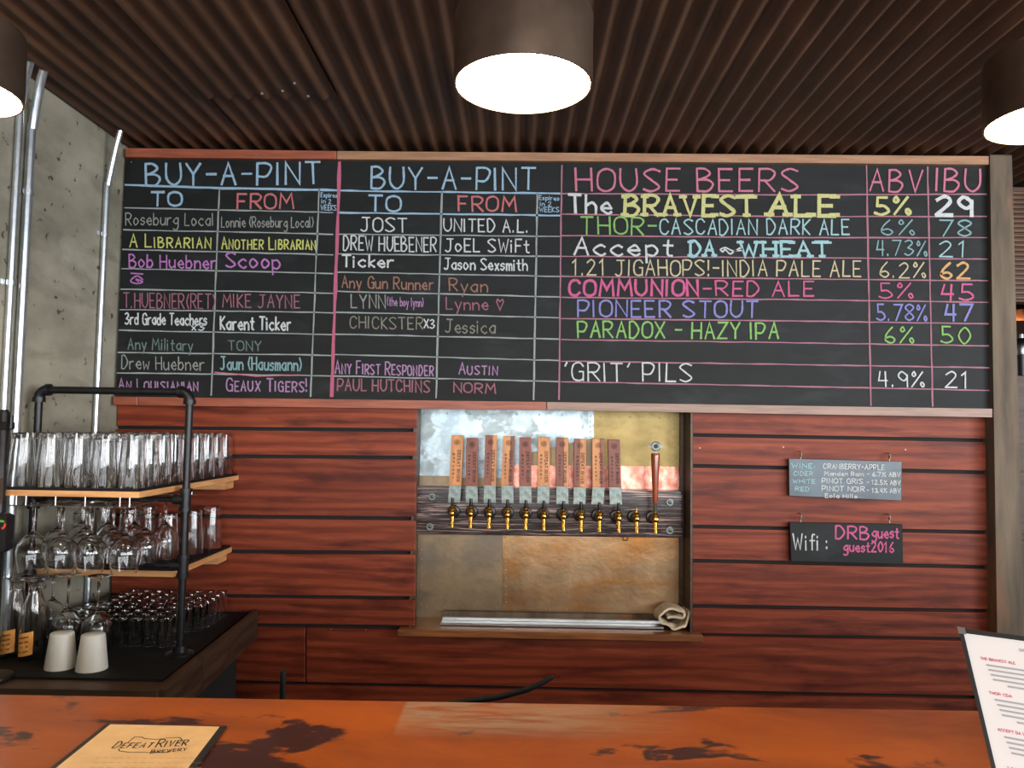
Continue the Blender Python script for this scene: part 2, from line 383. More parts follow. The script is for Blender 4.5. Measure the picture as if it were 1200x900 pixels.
def ribbon(mb, pts, wd, fn, wob=.18):
    """flat strip along pts (2d), mapped to 3d by fn"""
    P = [Vector(p) for p in pts]; n = len(P)
    if n < 2: return
    if (P[0]-P[-1]).length < 1e-6 and n > 3: closed = True
    else: closed = False
    L, R = [], []
    d0 = (P[1]-P[0]).normalized(); d1 = (P[-1]-P[-2]).normalized()
    if not closed: P[0] = P[0]-d0*wd*.35; P[-1] = P[-1]+d1*wd*.35
    for i in range(n):
        a = P[i]-P[i-1] if i else (P[0]-P[-2] if closed else P[1]-P[0]); b = P[i+1]-P[i] if i < n-1 else (P[1]-P[0] if closed else P[i]-P[i-1])
        a = a.normalized(); b = b.normalized(); t = (a+b)
        t = t.normalized() if t.length > .05 else a
        nn = Vector((-t.y, t.x)); c = max(.45, abs(nn.dot(Vector((-a.y, a.x)))))
        h = wd/2*(1+random.uniform(-wob, wob))/c
        L.append(P[i]+nn*h); R.append(P[i]-nn*h)
    V = [fn(p.x, p.y) for p in L] + [fn(p.x, p.y) for p in R]
    mb.add(V, [(i, i+1, n+i+1, n+i) for i in range(n-1)])
def write_px(parent, text, x0, y0, x1, y1, h, m, wd=1.6, Y=D, sc=False, serif=False, jit=.35, name='chalk_lettering', mats=None):
    lines, W = layout(text, sc, serif, jit); v = h/10; u = math.hypot(x1-x0, y1-y0)/W; tot = 0
    _, W = layout(text, sc, serif, 0)
    u = math.hypot(x1-x0, y1-y0)/W; pos = 0
    for wi, word in enumerate(text.split(' ')):
        ox = layout(text[:pos]+'.', sc, serif, 0)[1]-1 if pos else 0
        lines, _w = layout(word, sc, serif, jit); mb = MB()
        for li, ln in enumerate(lines):
            ribbon(mb, [((p[0]+ox)*u, p[1]*v) for p in ln], wd, lambda a, b: at(x0 + a, y0 + a*(y1-y0)/(x1-x0) - b, Y-li*.00006))
        mb.build(name, (mats or CH)[m], parent, label=(CHL.get(m, m)+' chalk writing') if mats is None else None)
        pos += len(word)+1
def line_px(parent, pts, m, wd, Y, name='ruled_line'):
    mb = MB(); Q = []
    for (a, b) in zip(pts[:-1], pts[1:]):
        n = max(2, int(math.dist(a, b)/14))
        for k in range(n): t = k/n; Q.append((a[0]+(b[0]-a[0])*t+random.uniform(-.25,.25), a[1]+(b[1]-a[1])*t+random.uniform(-.25,.25)))
    Q.append(pts[-1]); ribbon(mb, Q, wd, lambda x, y: at(x, y, Y), .3)
    return mb.build(name, CH[m], parent)
def write3(parent, text, O, U, Vv, width, height, m, wd, sc=False, jit=0., name='lettering', lift=None):
    lines, W = layout(text, sc, False, jit); mb = MB(); s = width/W; v = height/10; O = Vector(O); U = Vector(U).normalized(); Vv = Vector(Vv).normalized()
    for ln in lines: ribbon(mb, [(p[0]*s, p[1]*v) for p in ln], wd, lambda a, b: O+U*a+Vv*b, 0)
    return mb.build(name, m, parent)

# ============================================================ SETTING
XL = at(137, 460, D).x                       # concrete wall plane
ZC = at(600, 177, D).z                       # ceiling
XR = 4.6; YF = 6.0
MB().box((XL-.3,YB-.3,-.1),(XR+.2,YF+.2,0)).build('floor', M['floor'], kind='structure')
MB().box((XL-.25,YB-.3,0),(XL,D+.4,ZC+.25)).build('wall_left', M['concrete'], kind='structure')
wr0 = MB(); ys0 = [YB-.3]+[v for p in RW for v in p]+[YF+.2]
for i in range(0, len(ys0), 2): wr0.box((XR,ys0[i],0),(XR+.2,ys0[i+1],ZC+.25))
for a, b in RW: wr0.box((XR,a,0),(XR+.2,b,1.0)); wr0.box((XR,a,2.55),(XR+.2,b,ZC+.25))
wr0.build('wall_right', M['plaster'], kind='structure')
MB().box((XL-.25,YF,0),(XR+.2,YF+.2,ZC+.25)).build('wall_far', M['plaster'], kind='structure')
wf = MB(); xs = [XL-.25]+[v for p in WINS for v in p]+[XR+.2]
for i in range(0, len(xs), 2): wf.box((xs[i],YB-.2,0),(xs[i+1],YB,ZC+.25))
for a, b in WINS: wf.box((a,YB-.2,0),(b,YB,.6)); wf.box((a,YB-.2,2.5),(b,YB,ZC+.25))
wf.build('wall_front', M['plaster'], kind='structure')
for k, (a, b) in enumerate(WINS):
    fr = MB()
    for x in (a, (a+b)/2-.02, b-.04): fr.box((x,YB-.12,.6),(x+.04,YB-.06,2.5))
    for z in (.6, 2.46): fr.box((a,YB-.12,z),(b,YB-.06,z+.04))
    fr.build('window_%d'%(k+1), M['blackplastic'], kind='structure')
for k, (a, b) in enumerate(RW):
    fr = MB()
    for y in (a, (a+b)/2-.02, b-.04): fr.box((XR+.06,y,1.0),(XR+.12,y+.04,2.55))
    for z in (1.0, 2.51): fr.box((XR+.06,a,z),(XR+.12,b,z+.04))
    fr.build('window_%d'%(k+4), M['blackplastic'], kind='structure')
# corrugated ceiling made of lapped sheets
ceil = struct_empty('ceiling'); PIT = .068; AMP = .0108
def sheet(x0, x1, y0, y1, dz=0, tilt=0.):
    n = int(round((x1-x0)/PIT*10)); mb = MB(); V = []; 
    for y, zz in ((y0, dz+tilt), (y1, dz)):
        for t in (0, .0012):
            for i in range(n+1):
                x = x0+(x1-x0)*i/n; V.append((x, y, ZC+zz+t+AMP*math.cos(2*math.pi*x/PIT)))
    m = n+1; fs = []
    for i in range(n):
        fs += [(i+1, i, 2*m+i, 2*m+i+1), (m+i, m+i+1, 3*m+i+1, 3*m+i)]
        fs += [(i, i+1, m+i+1, m+i), (2*m+i+1, 2*m+i, 3*m+i, 3*m+i+1)]
    mb.add(V, fs, 0, True); mb.build('corrugated_sheet', M['rust'], ceil)
e = [XL-.02, -1.14, -.67, 0, .68, 1.36, 2.04, 2.72, 3.4, 4.08, XR]
for i in range(len(e)-1):
    if i == 1: sheet(e[i], e[i+1], 2.6, D+.35, .004); sheet(e[i], e[i+1]+.01, YB, 2.67, -.009)
    else: sheet(e[i], e[i+1]+.01, .45 if i%2 else .9, D+.35, .002*(i%2)); sheet(e[i], e[i+1]+.01, YB, .5 if i%2 else .95, -.003)
MB().box((XL-.25,YB-.3,ZC+.03),(XR+.2,YF+.2,ZC+.06)).build('ceiling_deck', M['backing'], ceil)
# roof screws seen on the left part of the ceiling
for px, py in ((307,110),(331,107),(345,98),(361,113)):
    p = atz(px, py, ZC-.021); MB().lathe([(.0001,-.003),(.006,-.003),(.006,.002),(.0001,.002)], p, 8).build('screw', M['nail'], ceil)

tag(MB().bbox((XL+.05,1.3,0),(3.2,2.1,.012),.004).build('added_floor_mat', M['matte'], loc=(.8,1.7,0)), 'unseen black mat added between bar and tap wall to cut floor bounce', 'mat')  # unseen mat, added to keep floor bounce off the low planks
# back wall: black backing with the tap niche left open, planks in front
YN = D+.17                                   # back of the niche
n0 = at(488, 480, D); n1 = at(810, 742, D)
wall = struct_empty('wall_back')
XE = at(1164, 480, D).x
bk = MB(); Yb0, Yb1 = D+.022, D+.32
bk.box((XL,Yb0,0),(n0.x-.012,Yb1,ZC-.004)); bk.box((n1.x+.006,Yb0,0),(XE+.06,Yb1,ZC-.004)); bk.box((n0.x-.012,Yb0,0),(n1.x+.006,Yb1,n1.z)); bk.box((n0.x-.012,Yb0,n0.z+.02),(n1.x+.006,Yb1,ZC-.004))
bk.box((n0.x-.012,YN+.02,n1.z),(n1.x+.006,Yb1,n0.z+.02)); bk.build('backing', M['backing'], wall)
def lerp(seg, x): (xa,ya),(xb,yb) = seg; return ya+(yb-ya)*(x-xa)/(xb-xa)
gl = [((250,476),(490,478)), ((240,501.9),(487,504.2)), ((261,534.5),(487,536.2)), ((261,605),(486,607.8)), ((274,646.2),(486,647.8)), ((261,698.4),(484,700.8)), ((298,732.5),(463,734.6)), ((241,799),(500,802.4))]
gr = [((810,484.5),(1163,489)), ((810,509.8),(1163,516.2)), ((810,545.7),(1163,553.8)), ((810,617),(1163,624)), ((810,656.8),(1163,664.8)), ((810,710),(1163,716)), ((810,743.8),(1121,748.8)), ((800,808),(1138,817))]
GAP = 2.1
def plank(xa, xb, top, bot, ga=GAP, gb=GAP):
    q = [at(xa, lerp(top,xa)+ga), at(xb, lerp(top,xb)+ga), at(xb, lerp(bot,xb)-gb), at(xa, lerp(bot,xa)-gb)]
    c = (q[0]+q[2])/2; o = MB().slab(q, .02).build('plank', M['plank'], wall, loc=c); o.parent = wall; o.location = c
for i in range(6):
    xe = 488.5 - i*.5
    plank(136.5-i*1.6, xe, gl[i], gl[i+1], -3 if i==0 else GAP)
    plank(811, 1164+i, gr[i], gr[i+1], -3 if i==0 else GAP)
g6 = (gl[6][0], gr[6][1]); g7 = (gl[7][0], gr[7][1])
plank(124, 357.5, g6, g7); plank(358.5, 1170, g6, g7)
def off(seg, d): return tuple((x, y+d) for x, y in seg)
plank(120, 1172, g7, off(g7, 48)); plank(120, 1174, off(g7,48), off(g7,100)); plank(118, 640, off(g7,100), off(g7,160)); plank(641, 1174, off(g7,100), off(g7,160))
plank(118, 1174, off(g7,160), off(g7,214))
# screw heads seen on the planks
for px, py in ((918,524),(1061,527),(820,525),(388,737),(429,738)):
    MB().lathe([(.0001,-.002),(.0028,-.0016),(.0028,.002)], at(px,py), 8, axis='Y').build('screw', M['nail'], wall)

# weathered post at the right end of the wall
pq = [at(1160,183,D-.06), at(1186,185,D-.06), at(1200.5,745,D-.06), at(1168.5,735,D-.06)]
sL = (pq[3]-pq[0]); sR = (pq[2]-pq[1])
bl = pq[0]+sL*((0-pq[0].z)/sL.z); br = pq[1]+sR*((0-pq[1].z)/sR.z); tl = pq[0]+sL*((ZC-.01-pq[0].z)/sL.z); tr = pq[1]+sR*((ZC-.01-pq[1].z)/sR.z)
MB().slab([tl,tr,br,bl], .08, .004).build('trim_1', M['postwood'], kind='structure')

# far room seen past the post
fw = struct_empty('wall_beyond')
MB().box((XE+.1, YF-.06, 0), (XR, YF-.01, ZC-.02)).build('backing', M['brownwall'], fw)
MB().box((XE+.12, 3.53, 2.12), (XR, 3.6, ZC-.02)).build('bulkhead', M['brownwall'], fw)
for k in range(23):
    z = 2.13+k*.0222
    MB().bbox((XE+.12,3.515,z),(XR-.01,3.53,z+.014), .003).build('slat', M['rust'], fw)
a = at(1184,190,3.5); MB().bbox((a.x-.1,3.48,a.z-.03),(XR-.01,3.514,a.z+.02)).build('trim_2', M['trimred'], kind='structure')

# ============================================================ CHALKBOARD
YC = D-.035
bd = thing('chalkboard', at(650,478,YC), 'long framed black chalkboard covered with ruled chalk columns across the top of the wall', 'chalkboard')
q = [at(147,180,YC), at(1160,188,YC), at(1164,482,YC), at(135.5,468,YC)]
MB().slab(q, .03, .001).build('board_panel', M['board'], bd)
def rail(x0, x1, t0, t1, b0, b1, m, Y=D-.055, t=.052):
    MB().slab([at(x0,t0,Y), at(x1,t1,Y), at(x1,b1,Y), at(x0,b0,Y)], t, .002).build('frame_rail', m, bd)
rail(146.5,394,173.5,177,184,186.5,M['trimred']); rail(394.6,1159.5,177,183,186.5,192.7,M['trimtan'])
rail(132,161,464.5,465,474.5,475,M['trimred']); rail(161.6,640,465,471,475,480.5,M['trimred']); rail(640.6,1163.5,471,479,480.5,489,M['trimgrey'])
YT = YC-.0012; YT2 = YC-.0018
L = lambda *a, **k: line_px(bd, *a, **k)
# panel 1
ys = [(243.4,248.5),(269.2,274),(292.3,298),(314.7,320),(338.8,343),(362.9,366),(387,391.5),(412.9,416),(437,440)]
L([(147,216.8),(260,220.5),(395,223)], 'blue', 2.6, YT)
for i, (a, b) in enumerate(ys): L([(146-i*1.1, a), (366+(8-i)*.7, b), (390, b+.7)], 'linegrey', 1.5, YT)
L([(257,222),(247.5,463)], 'linegrey', 1.8, YT); L([(374,222),(364,464.5)], 'linegrey', 1.6, YT); L([(398,191),(393,340),(388.7,464)], 'pinkwide', 3.8, YT2)
L([(252,436.5),(300,440.5),(352,439.5)], 'pink', 1.4, YT2)
# panel 2
ys = [(223.4,226.8),(249.2,252.5),(274.4,277),(297.5,300.5),(318.8,324),(341.2,348),(365.7,372.5),(391.5,397.4),(415.3,422.5),(440.4,447.3)]
for i, (a, b) in enumerate(ys): L([(397-i*.9, a), (656, b)], 'blue' if i < 2 else 'linegrey', 2.0 if i < 2 else 1.5, YT)
L([(517.8,225),(511,466)], 'linegrey', 2.0, YT); L([(629.7,227),(625.3,468)], 'linegrey', 2.0, YT); L([(658.3,194),(655,468)], 'linepink', 1.8, YT2)
# panel 3
y3 = [(226.8,228.5,227.5),(251,253.7,253.7),(276,278.5,278.5),(300.2,302,303.7),(324,326.7,329),(348.4,351,354.3),(373.2,376,379.4),(398,401.5,405.3),(423.2,427,431),(447.3,452.5,457.6)]
for i, (a, b, c) in enumerate(y3): L([(658, a), (920, b), (1157+i*.4, c)], 'linepink', 1.5, YT)
L([(1015.4,194),(1020.6,475)], 'linepink', 1.8, YT2); L([(1087,196),(1093,476)], 'linepink', 1.8, YT2)
YW = YC-.0026
T = [ # text, x0, x1, y0, y1, height, colour, width, smallcaps
('BUY-A-PINT',171.7,375,217,215.5,25,'blue',2.7,0),('TO',177,212,241,241,16,'blue',2.7,0),('FROM',278,344,244,244.5,17,'red',2.3,0),
('Expires',376,395,231,231.5,5,'blue',.9,0),('in 2',377,388,238,238.5,5,'blue',.9,0),('WEEKS',376,394,246,246.5,6,'blue',.9,0),
('Roseburg Local',147.5,250,263.5,264.5,14,'grey',1.3,0),('Lonnie (Roseburg Local)',259.5,367,266,266.5,12,'grey',1.2,0),
('A Librarian',152,247,289,291,15,'yellow',1.7,1),('Another Librarian',260,370,291.5,292.5,14,'yellow',1.6,1),
('Bob Huebner',151.7,252.6,313,315,15,'purple',1.8,0),('Scoop',264.7,328.4,313,315,17,'purple',2.1,0),('@',153,167,333,334,13,'purple',1.6,0),
('T.HUEBNER(RET)',145,251.5,360.5,362,17,'dullpink',1.4,0),('MIKE JAYNE',261,351.5,360,361,15,'dullpink',1.5,0),
('3rd Grade Teachers',146.5,242,380,381,13,'white',1.7,0),('x3',225,239,387,387,8,'white',1.3,0),('Karent Ticker',258.5,340.5,386,387,15,'white',2.0,0),
('Any Military',150,226,409,411,13,'dullgreen',1.4,0),('TONY',268,306,410.5,411,11,'dullgreen',1.4,0),
('Drew Huebner',142.4,239,432,434,15,'grey',1.4,0),('Jaun (Hausmann)',258.5,353,433,434.5,15,'mint',1.7,0),
('An Louisianian',139,232,456.5,458,13,'lilac',1.6,1),('Geaux Tigers!',265.4,360,458,459,15,'lilac',1.7,1),
('BUY-A-PINT',435,627,220.5,222.5,25,'blue',2.5,0),('TO',431.7,469,247,247.5,18,'blue',2.4,0),('FROM',537.8,604.6,247,247.5,17,'red',2.2,0),
('Expires',632,655,234,235,5,'blue',.9,0),('in 2',633,646,241,241.5,5,'blue',.9,0),('WEEKS',632,655,248,248.5,5.5,'blue',.9,0),
('JOST',423,476.5,271,272,16,'white',1.7,0),('UNITED A.L.',520.5,618.4,271,272,14.5,'white',1.6,0),
('DREW HUEBENER',402.4,511,293,295,16.5,'white',1.6,0),('JoEL SWiFt',522,620,294.5,296,15,'white',1.7,0),
('Ticker',401,461,312.5,313.5,13.5,'white',2.1,0),('Jason Sexsmith',520.5,617.7,315.5,317,13,'white',1.7,0),
('Any Gun Runner',400.7,507.5,337,340,13.5,'dullorange',1.6,0),('Ryan',527,571,341,342,14.5,'dullorange',1.6,0),
('LYNN',411.7,451.7,360.5,361.5,15.5,'grey',1.5,0),('(the boy lynn)',454,496,358,359.5,10,'lilac',1.0,0),('Lynne <',523,590,362.5,363.5,14,'dullpink',1.5,0),
('CHICKSTER',410,495.4,384.5,386,13.5,'tan',1.4,0),('X3',497,509,384.3,384.8,10,'white',1.5,0),('Jessica',522,580,389.5,391,15,'tan',1.5,0),
('Any First Responder',393,507.5,437.5,440.5,15,'lilac',1.6,1),('Austin',537.8,582.5,438.5,439.5,13,'lilac',1.5,1),
('PAUL HUTCHINS',395.5,503,457.5,459.5,13.5,'dullpink',1.7,0),('NORM',531.6,580.8,459.5,461,11,'dullpink',1.7,0),
('HOUSE BEERS',675,934.4,223.4,224.6,26,'pink',2.5,0),('The',667,716,249,251,21,'white',3.0,0),
('THOR-',681,769,274,275,20,'green',2.1,0),('CASCADIAN DARK ALE',773.7,995,274.5,275,17.5,'cyan',1.8,0),
('Accept',673,788,298.5,300,20,'white',2.5,0),('&',844,861,297,297.5,12,'white',1.8,0),
('1.21 JIGAHOPS!-INDIA PALE ALE',671,1009,322.5,324,18,'peach',1.8,0),
('COMMUNION',667,818,346.2,346.8,18,'hotpink',3.1,0),('-RED ALE',824,953.4,346.6,347,17,'hotpink',2.0,0),
('PIONEER STOUT',677,888,371,372,19,'violet',2.3,0),('PARADOX - HAZY IPA',677,912,395.3,397,18.5,'green',2.2,0),("'GRIT' PILS",662.4,811,446,447,21,'white',1.8,0),
('ABV',1020,1080,224,224.8,25,'pink',2.3,0),('IBU',1096.5,1147.5,224,225,26,'pink',2.4,0),
('5%',1024.7,1067,251,251.5,20,'cream',3.2,0),('6%',1033.7,1071,275,275.5,17.5,'mint',1.6,0),('4.73%',1027.5,1086,299,299.8,17.5,'mint',1.6,0),('6.2%',1031.6,1084,325,325.5,17.5,'peach',1.7,0),
('5%',1030,1069.5,349,349.5,17.5,'hotpink',1.8,0),('5.78%',1027.5,1086,375,375.6,18.5,'violet',1.9,0),('6%',1037.8,1070.5,401.5,402,18.5,'green',1.9,0),('4.9%',1030,1082.6,452.5,453.3,17.5,'white',1.7,0),
('29',1097,1139,252,252.5,22,'white',4.2,0),('78',1100.8,1137.7,276.5,277,18.5,'mint',1.9,0),('21',1100.8,1132.5,301,301.5,18,'cyan',1.7,0),('62',1103,1136,326,326.5,18.5,'orange',2.7,0),
('45',1103,1140,351.5,352,18.5,'hotpink',2.3,0),('47',1107.7,1140.4,375.6,376,19,'violet',2.6,0),('50',1103,1136.6,402,402.5,19,'green',2.0,0),('21',1107.7,1136,454,454.4,18.5,'white',1.7,0)]
for t, x0, x1, y0, y1, h, c, wd, sc in T: write_px(bd, t, x0, y0, x1, y1, h, c, wd, YW, sc=bool(sc))
write_px(bd, 'BRAVEST', 732, 252.5, 883, 253, 23.5, 'cream', 3.9, YW, serif=True, jit=.1); write_px(bd, 'ALE', 901, 252.5, 978, 252.8, 23.5, 'cream', 4.6, YW, serif=True, jit=.1)
write_px(bd, 'DA', 809, 300, 837, 300, 17.5, 'cyan', 3.1, YW, serif=True, jit=.1); write_px(bd, 'WHEAT', 868, 300.3, 971, 301, 17.5, 'cyan', 3.1, YW, serif=True, jit=.1)
for px, py in ((152,178),(189,178),(154,190),(300,181)):
    MB().lathe([(.0001,-.003),(.003,-.0025),(.003,.002)], at(px,py,D-.055 if py<184 else YC), 8, axis='Y').build('screw', M['nail'], bd)

# ============================================================ HANGING SIGNS
def sign(q, mt, label, hooks):
    Yq = D-.03; c = at((q[0][0]+q[1][0])/2, q[0][1], Yq)
    t = thing('hanging_sign', c, label, 'sign', None)
    MB().slab([at(x,y,Yq) for x,y in q], .012, .001).build('sign_board', mt, t)
    for hx, hy in hooks:
        b = at(hx, hy+9, Yq+.006); p = at(hx, hy, Yq+.006); u = Vector((0,0,1)); r = .006
        pts = [b, b+u*.012]+[b+u*(.012+r)+Vector((0,math.sin(a)*r,-math.cos(a)*r)) for a in [k*math.pi/5 for k in range(1,10)]]
        MB().tube(pts, .002, 6).build('screw_eye', M['nail'], t)
        h = p + u*.002
        hk = MB().tube([Vector((h.x, D+.004, h.z)), Vector((h.x, D-.018, h.z+.001)), Vector((h.x, D-.028, h.z-.004)), Vector((h.x, D-.03, h.z-.012)), Vector((h.x,D-.025,h.z-.017)), Vector((h.x,D-.016,h.z-.015))], .0022, 6)
        hk.build('cup_hook', M['nail'], t)
    return t, Yq-.0012
s1, Ys = sign([(924.5,537.5),(1057,541),(1056.5,586.5),(925,581)], M['slate'], 'small blue-grey slate sign with a faded chalk drinks list hanging above the wifi sign', ((938.5,530),(1042.5,532)))
for t, x0, x1, y, h, c, wd in (('CRANBERRY-APPLE',965,1036,549,5.5,'white',1.1),('Manden Rain',966,1012,557,4.5,'white',1.),('- 6.7% ABV',1016,1055,558,5,'white',1.),('PINOT GRIS',963,1011,566,5.5,'white',1.1),
        ('- 12.5% ABV',1016,1055,567.5,5,'white',1.),('PINOT NOIR',963,1013,575,5.5,'white',1.1),('- 13.4% ABV',1016,1055,577,5,'white',1.),('Eola Hills',967,1004,583,4.5,'white',1.),
        ('WINE:',928,955,548,5,'cyan',1.),('CIDER',930,952,557,4.5,'cyan',.9),('WHITE',929,955,566,4.5,'cyan',.9),('RED',932,948,575,4.5,'cyan',.9)):
    write_px(s1, t, x0, y, x1, y+(x1-x0)*.02, h, c, wd*.9, Ys)
s2, Ys = sign([(925.5,612),(1057.5,614.5),(1058.5,661),(927,657.5)], M['board'], 'small black chalk sign with pink wifi password hanging below the slate drinks sign', ((938.5,603),(1042.5,604)))
for t, x0, x1, y, h, c, wd in (('Wifi :',930,970,644,18,'white',1.6),('DRB',979,1018,631,14.5,'hotpink',2.),('guest',1022,1053,630,12.5,'hotpink',1.8),('guest2016',989,1047,646,11.5,'hotpink',1.8)):
    write_px(s2, t, x0, y, x1, y+(x1-x0)*.02, h, c, wd, Ys)

# ============================================================ TAP NICHE
nb = thing('tap_station', at(650,742,YN), 'recessed beer tap wall lined with riveted zinc, brass and copper sheets', 'tap station')
def npan(name, pts, m, dy, t=.0015): MB().slab([at(x,y,YN-dy) for x,y in pts], t, .0004).build(name, m, nb)
npan('back_sheet', [(484,470),(815,476),(815,740),(482,736)], M['bronze_d'], .0)
npan('zinc_sheet', [(486,474),(696,476),(696,513),(486,562)], M['zinc'], .004)
npan('zinc_sheet', [(486,513),(610,513),(610,560),(486,560)], M['zinc'], .0022)
npan('brass_sheet', [(695,476),(812,478),(812,548),(695,546)], M['brass_s'], .003)
npan('copper_sheet', [(600,545),(812,547),(812,580),(600,578)], M['copper_s'], .005)
npan('zinc_strip', [(480,557),(528,558),(528,572),(480,570)], M['bronze_d'], .006)
npan('bronze_sheet', [(482,622),(592,624),(592,718),(482,716)], M['bronze_d'], .003)
npan('bronze_sheet', [(589,624),(806,627),(806,720),(589,718)], M['bronze_s'], .0045)
riv = MB()
def rivet(px, py, dy=.005): riv.lathe([(.0001,-.0016),(.0025,-.0012),(.0036,.0008)], at(px,py,YN-dy), 7, axis='Y')
for k in range(9): rivet(704+k*11.5, 488.5+k*.2)
for k in range(8): rivet(790.5+k*.1, 492+k*11)
for k in range(7): rivet(497+k*27, 484+k*.4)
for k in range(5): rivet(692, 488+k*6)
for k in range(8): rivet(493.5, 634+k*10.5)
for k in range(9): rivet(592.5, 630+k*9.5, .006)
for k in range(14): rivet(500+k*20.5, 711.5+k*.35, .006)
for k in range(6): rivet(794.5, 638+k*14, .006)
ro = riv.build('rivets', M['nail'], nb, kind='stuff')
# jambs
zt, zb = n0.z+.018, n1.z
MB().box((n0.x-.011,D+.001,zb),(n0.x-.001,YN,zt)).build('jamb', M['darkwood'], nb); MB().box((n1.x-.004,D+.001,zb),(n1.x+.005,YN,zt)).build('jamb', M['darkwood'], nb)
a = at(797.5,480,YN-.03); b = at(797.5,742,YN-.03); MB().bbox((a.x,YN-.03,zb),(n1.x-.004,YN-.008,zt),.002).build('jamb_batten', M['darkwood'], nb)
# beam with bolts
YBM = D+.10
MB().slab([at(486,570,YBM), at(800,575.5,YBM), at(800,630.5,YBM), at(486,626,YBM)], .055, .003).build('tap_beam', M['beam'], nb)
for px, py in ((506.5,582),(504,617),(785,588.5),(785,621.5)):
    c = at(px,py,YBM); mb = MB().lathe([(.0001,-.004),(.015,-.004),(.017,-.001),(.017,.001)], c, 20, axis='Y')
    w_ = mb.build('bolt', M['zincplate'], nb)
    MB().lathe([(.0001,-.012),(.008,-.011),(.009,-.004)], c, 6, axis='Y', smooth=False).build('bolt_head', M['darksteel'], w_)
# sill, rail, cloth
sf = D-.05; s0 = at(466,737,sf); s1p = at(824,742,sf); zs = at(640,741,sf).z
MB().bbox((s0.x,sf,zs-.028),(s1p.x,D+.004,zs)).build('sill', M['sill'], nb); MB().box((n0.x,D,zs-.028),(n1.x,YN,zs-.002)).build('sill_deck', M['sill'], nb)
y1 = YN-.02; p0 = at(520,716,y1); p1_ = at(790,720,y1)
MB().bbox((p0.x,y1-.02,zs),(p1_.x,y1+.015,at(650,717.5,y1).z)).build('back_strip', M['postwood'], nb)
tr_ = thing('drip_tray', at(648,735,D+.05), 'long shallow stainless drip rail lying on the sill under the taps', 'drip tray')
a = at(516,733,D+.03); b = at(778,737,D+.03); zt_ = zs
MB().bbox((a.x,D+.03,zt_),(b.x,D+.085,zt_+.010),.002).build('tray_body', M['steel'], tr_)
MB().bbox((a.x+.004,D+.075,zt_+.010),(b.x-.004,D+.085,zt_+.024),.0015).build('tray_upstand', M['steel'], tr_)
# folded cloth: crumpled wad built from folded layers
cl = MB(); cc = at(789,735,D+.05); cc.z = zs+.001
path = _cr([(.060,.078),(.046,.030),(.030,.016),(-.005,.010),(-.028,.020),(-.058,.034),(-.066,.056),(-.046,.078),(-.005,.086),(.028,.078),(.034,.060),(.005,.052),(-.032,.054)])
NS = 9; TH = .0075; V = []
for j in range(NS+1):
    v_ = j/NS; y_ = -.045+.10*v_; e_ = .35+.65*math.sin(math.pi*min(1,max(0,.12+.76*v_)))
    for sd in (1,-1):
        for i, p_ in enumerate(path):
            q0_, q1_ = path[max(i-1,0)], path[min(i+1,len(path)-1)]; tx, tz = q1_[0]-q0_[0], q1_[1]-q0_[1]; l_ = math.hypot(tx,tz) or 1
            wob = .003*math.sin(i*.7+v_*6)
            V.append(cc+Vector((p_[0]-tz/l_*TH*sd*e_+.004*math.sin(v_*5), y_+.006*math.sin(i*.35), max(0,p_[1]+tx/l_*TH*sd*e_+wob))))
n_ = len(path); fs = []
for j in range(NS):
    for i in range(n_-1):
        a_ = j*2*n_+i; b_ = a_+2*n_; fs += [(a_,a_+1,b_+1,b_),(a_+n_,b_+n_,b_+n_+1,a_+n_+1)]
    for i in (0,n_-1): a_ = j*2*n_+i; b_ = a_+2*n_; fs.append((a_,b_,b_+n_,a_+n_))
for j in (0,NS):
    for i in range(n_-1): a_ = j*2*n_+i; fs.append((a_,a_+n_,a_+n_+1,a_+1))
cl.add(V, fs, 0, True)
tag(cl.build('bar_cloth', M['cloth'], loc=cc), 'crumpled beige bar cloth in the right corner of the tap recess', 'cloth')

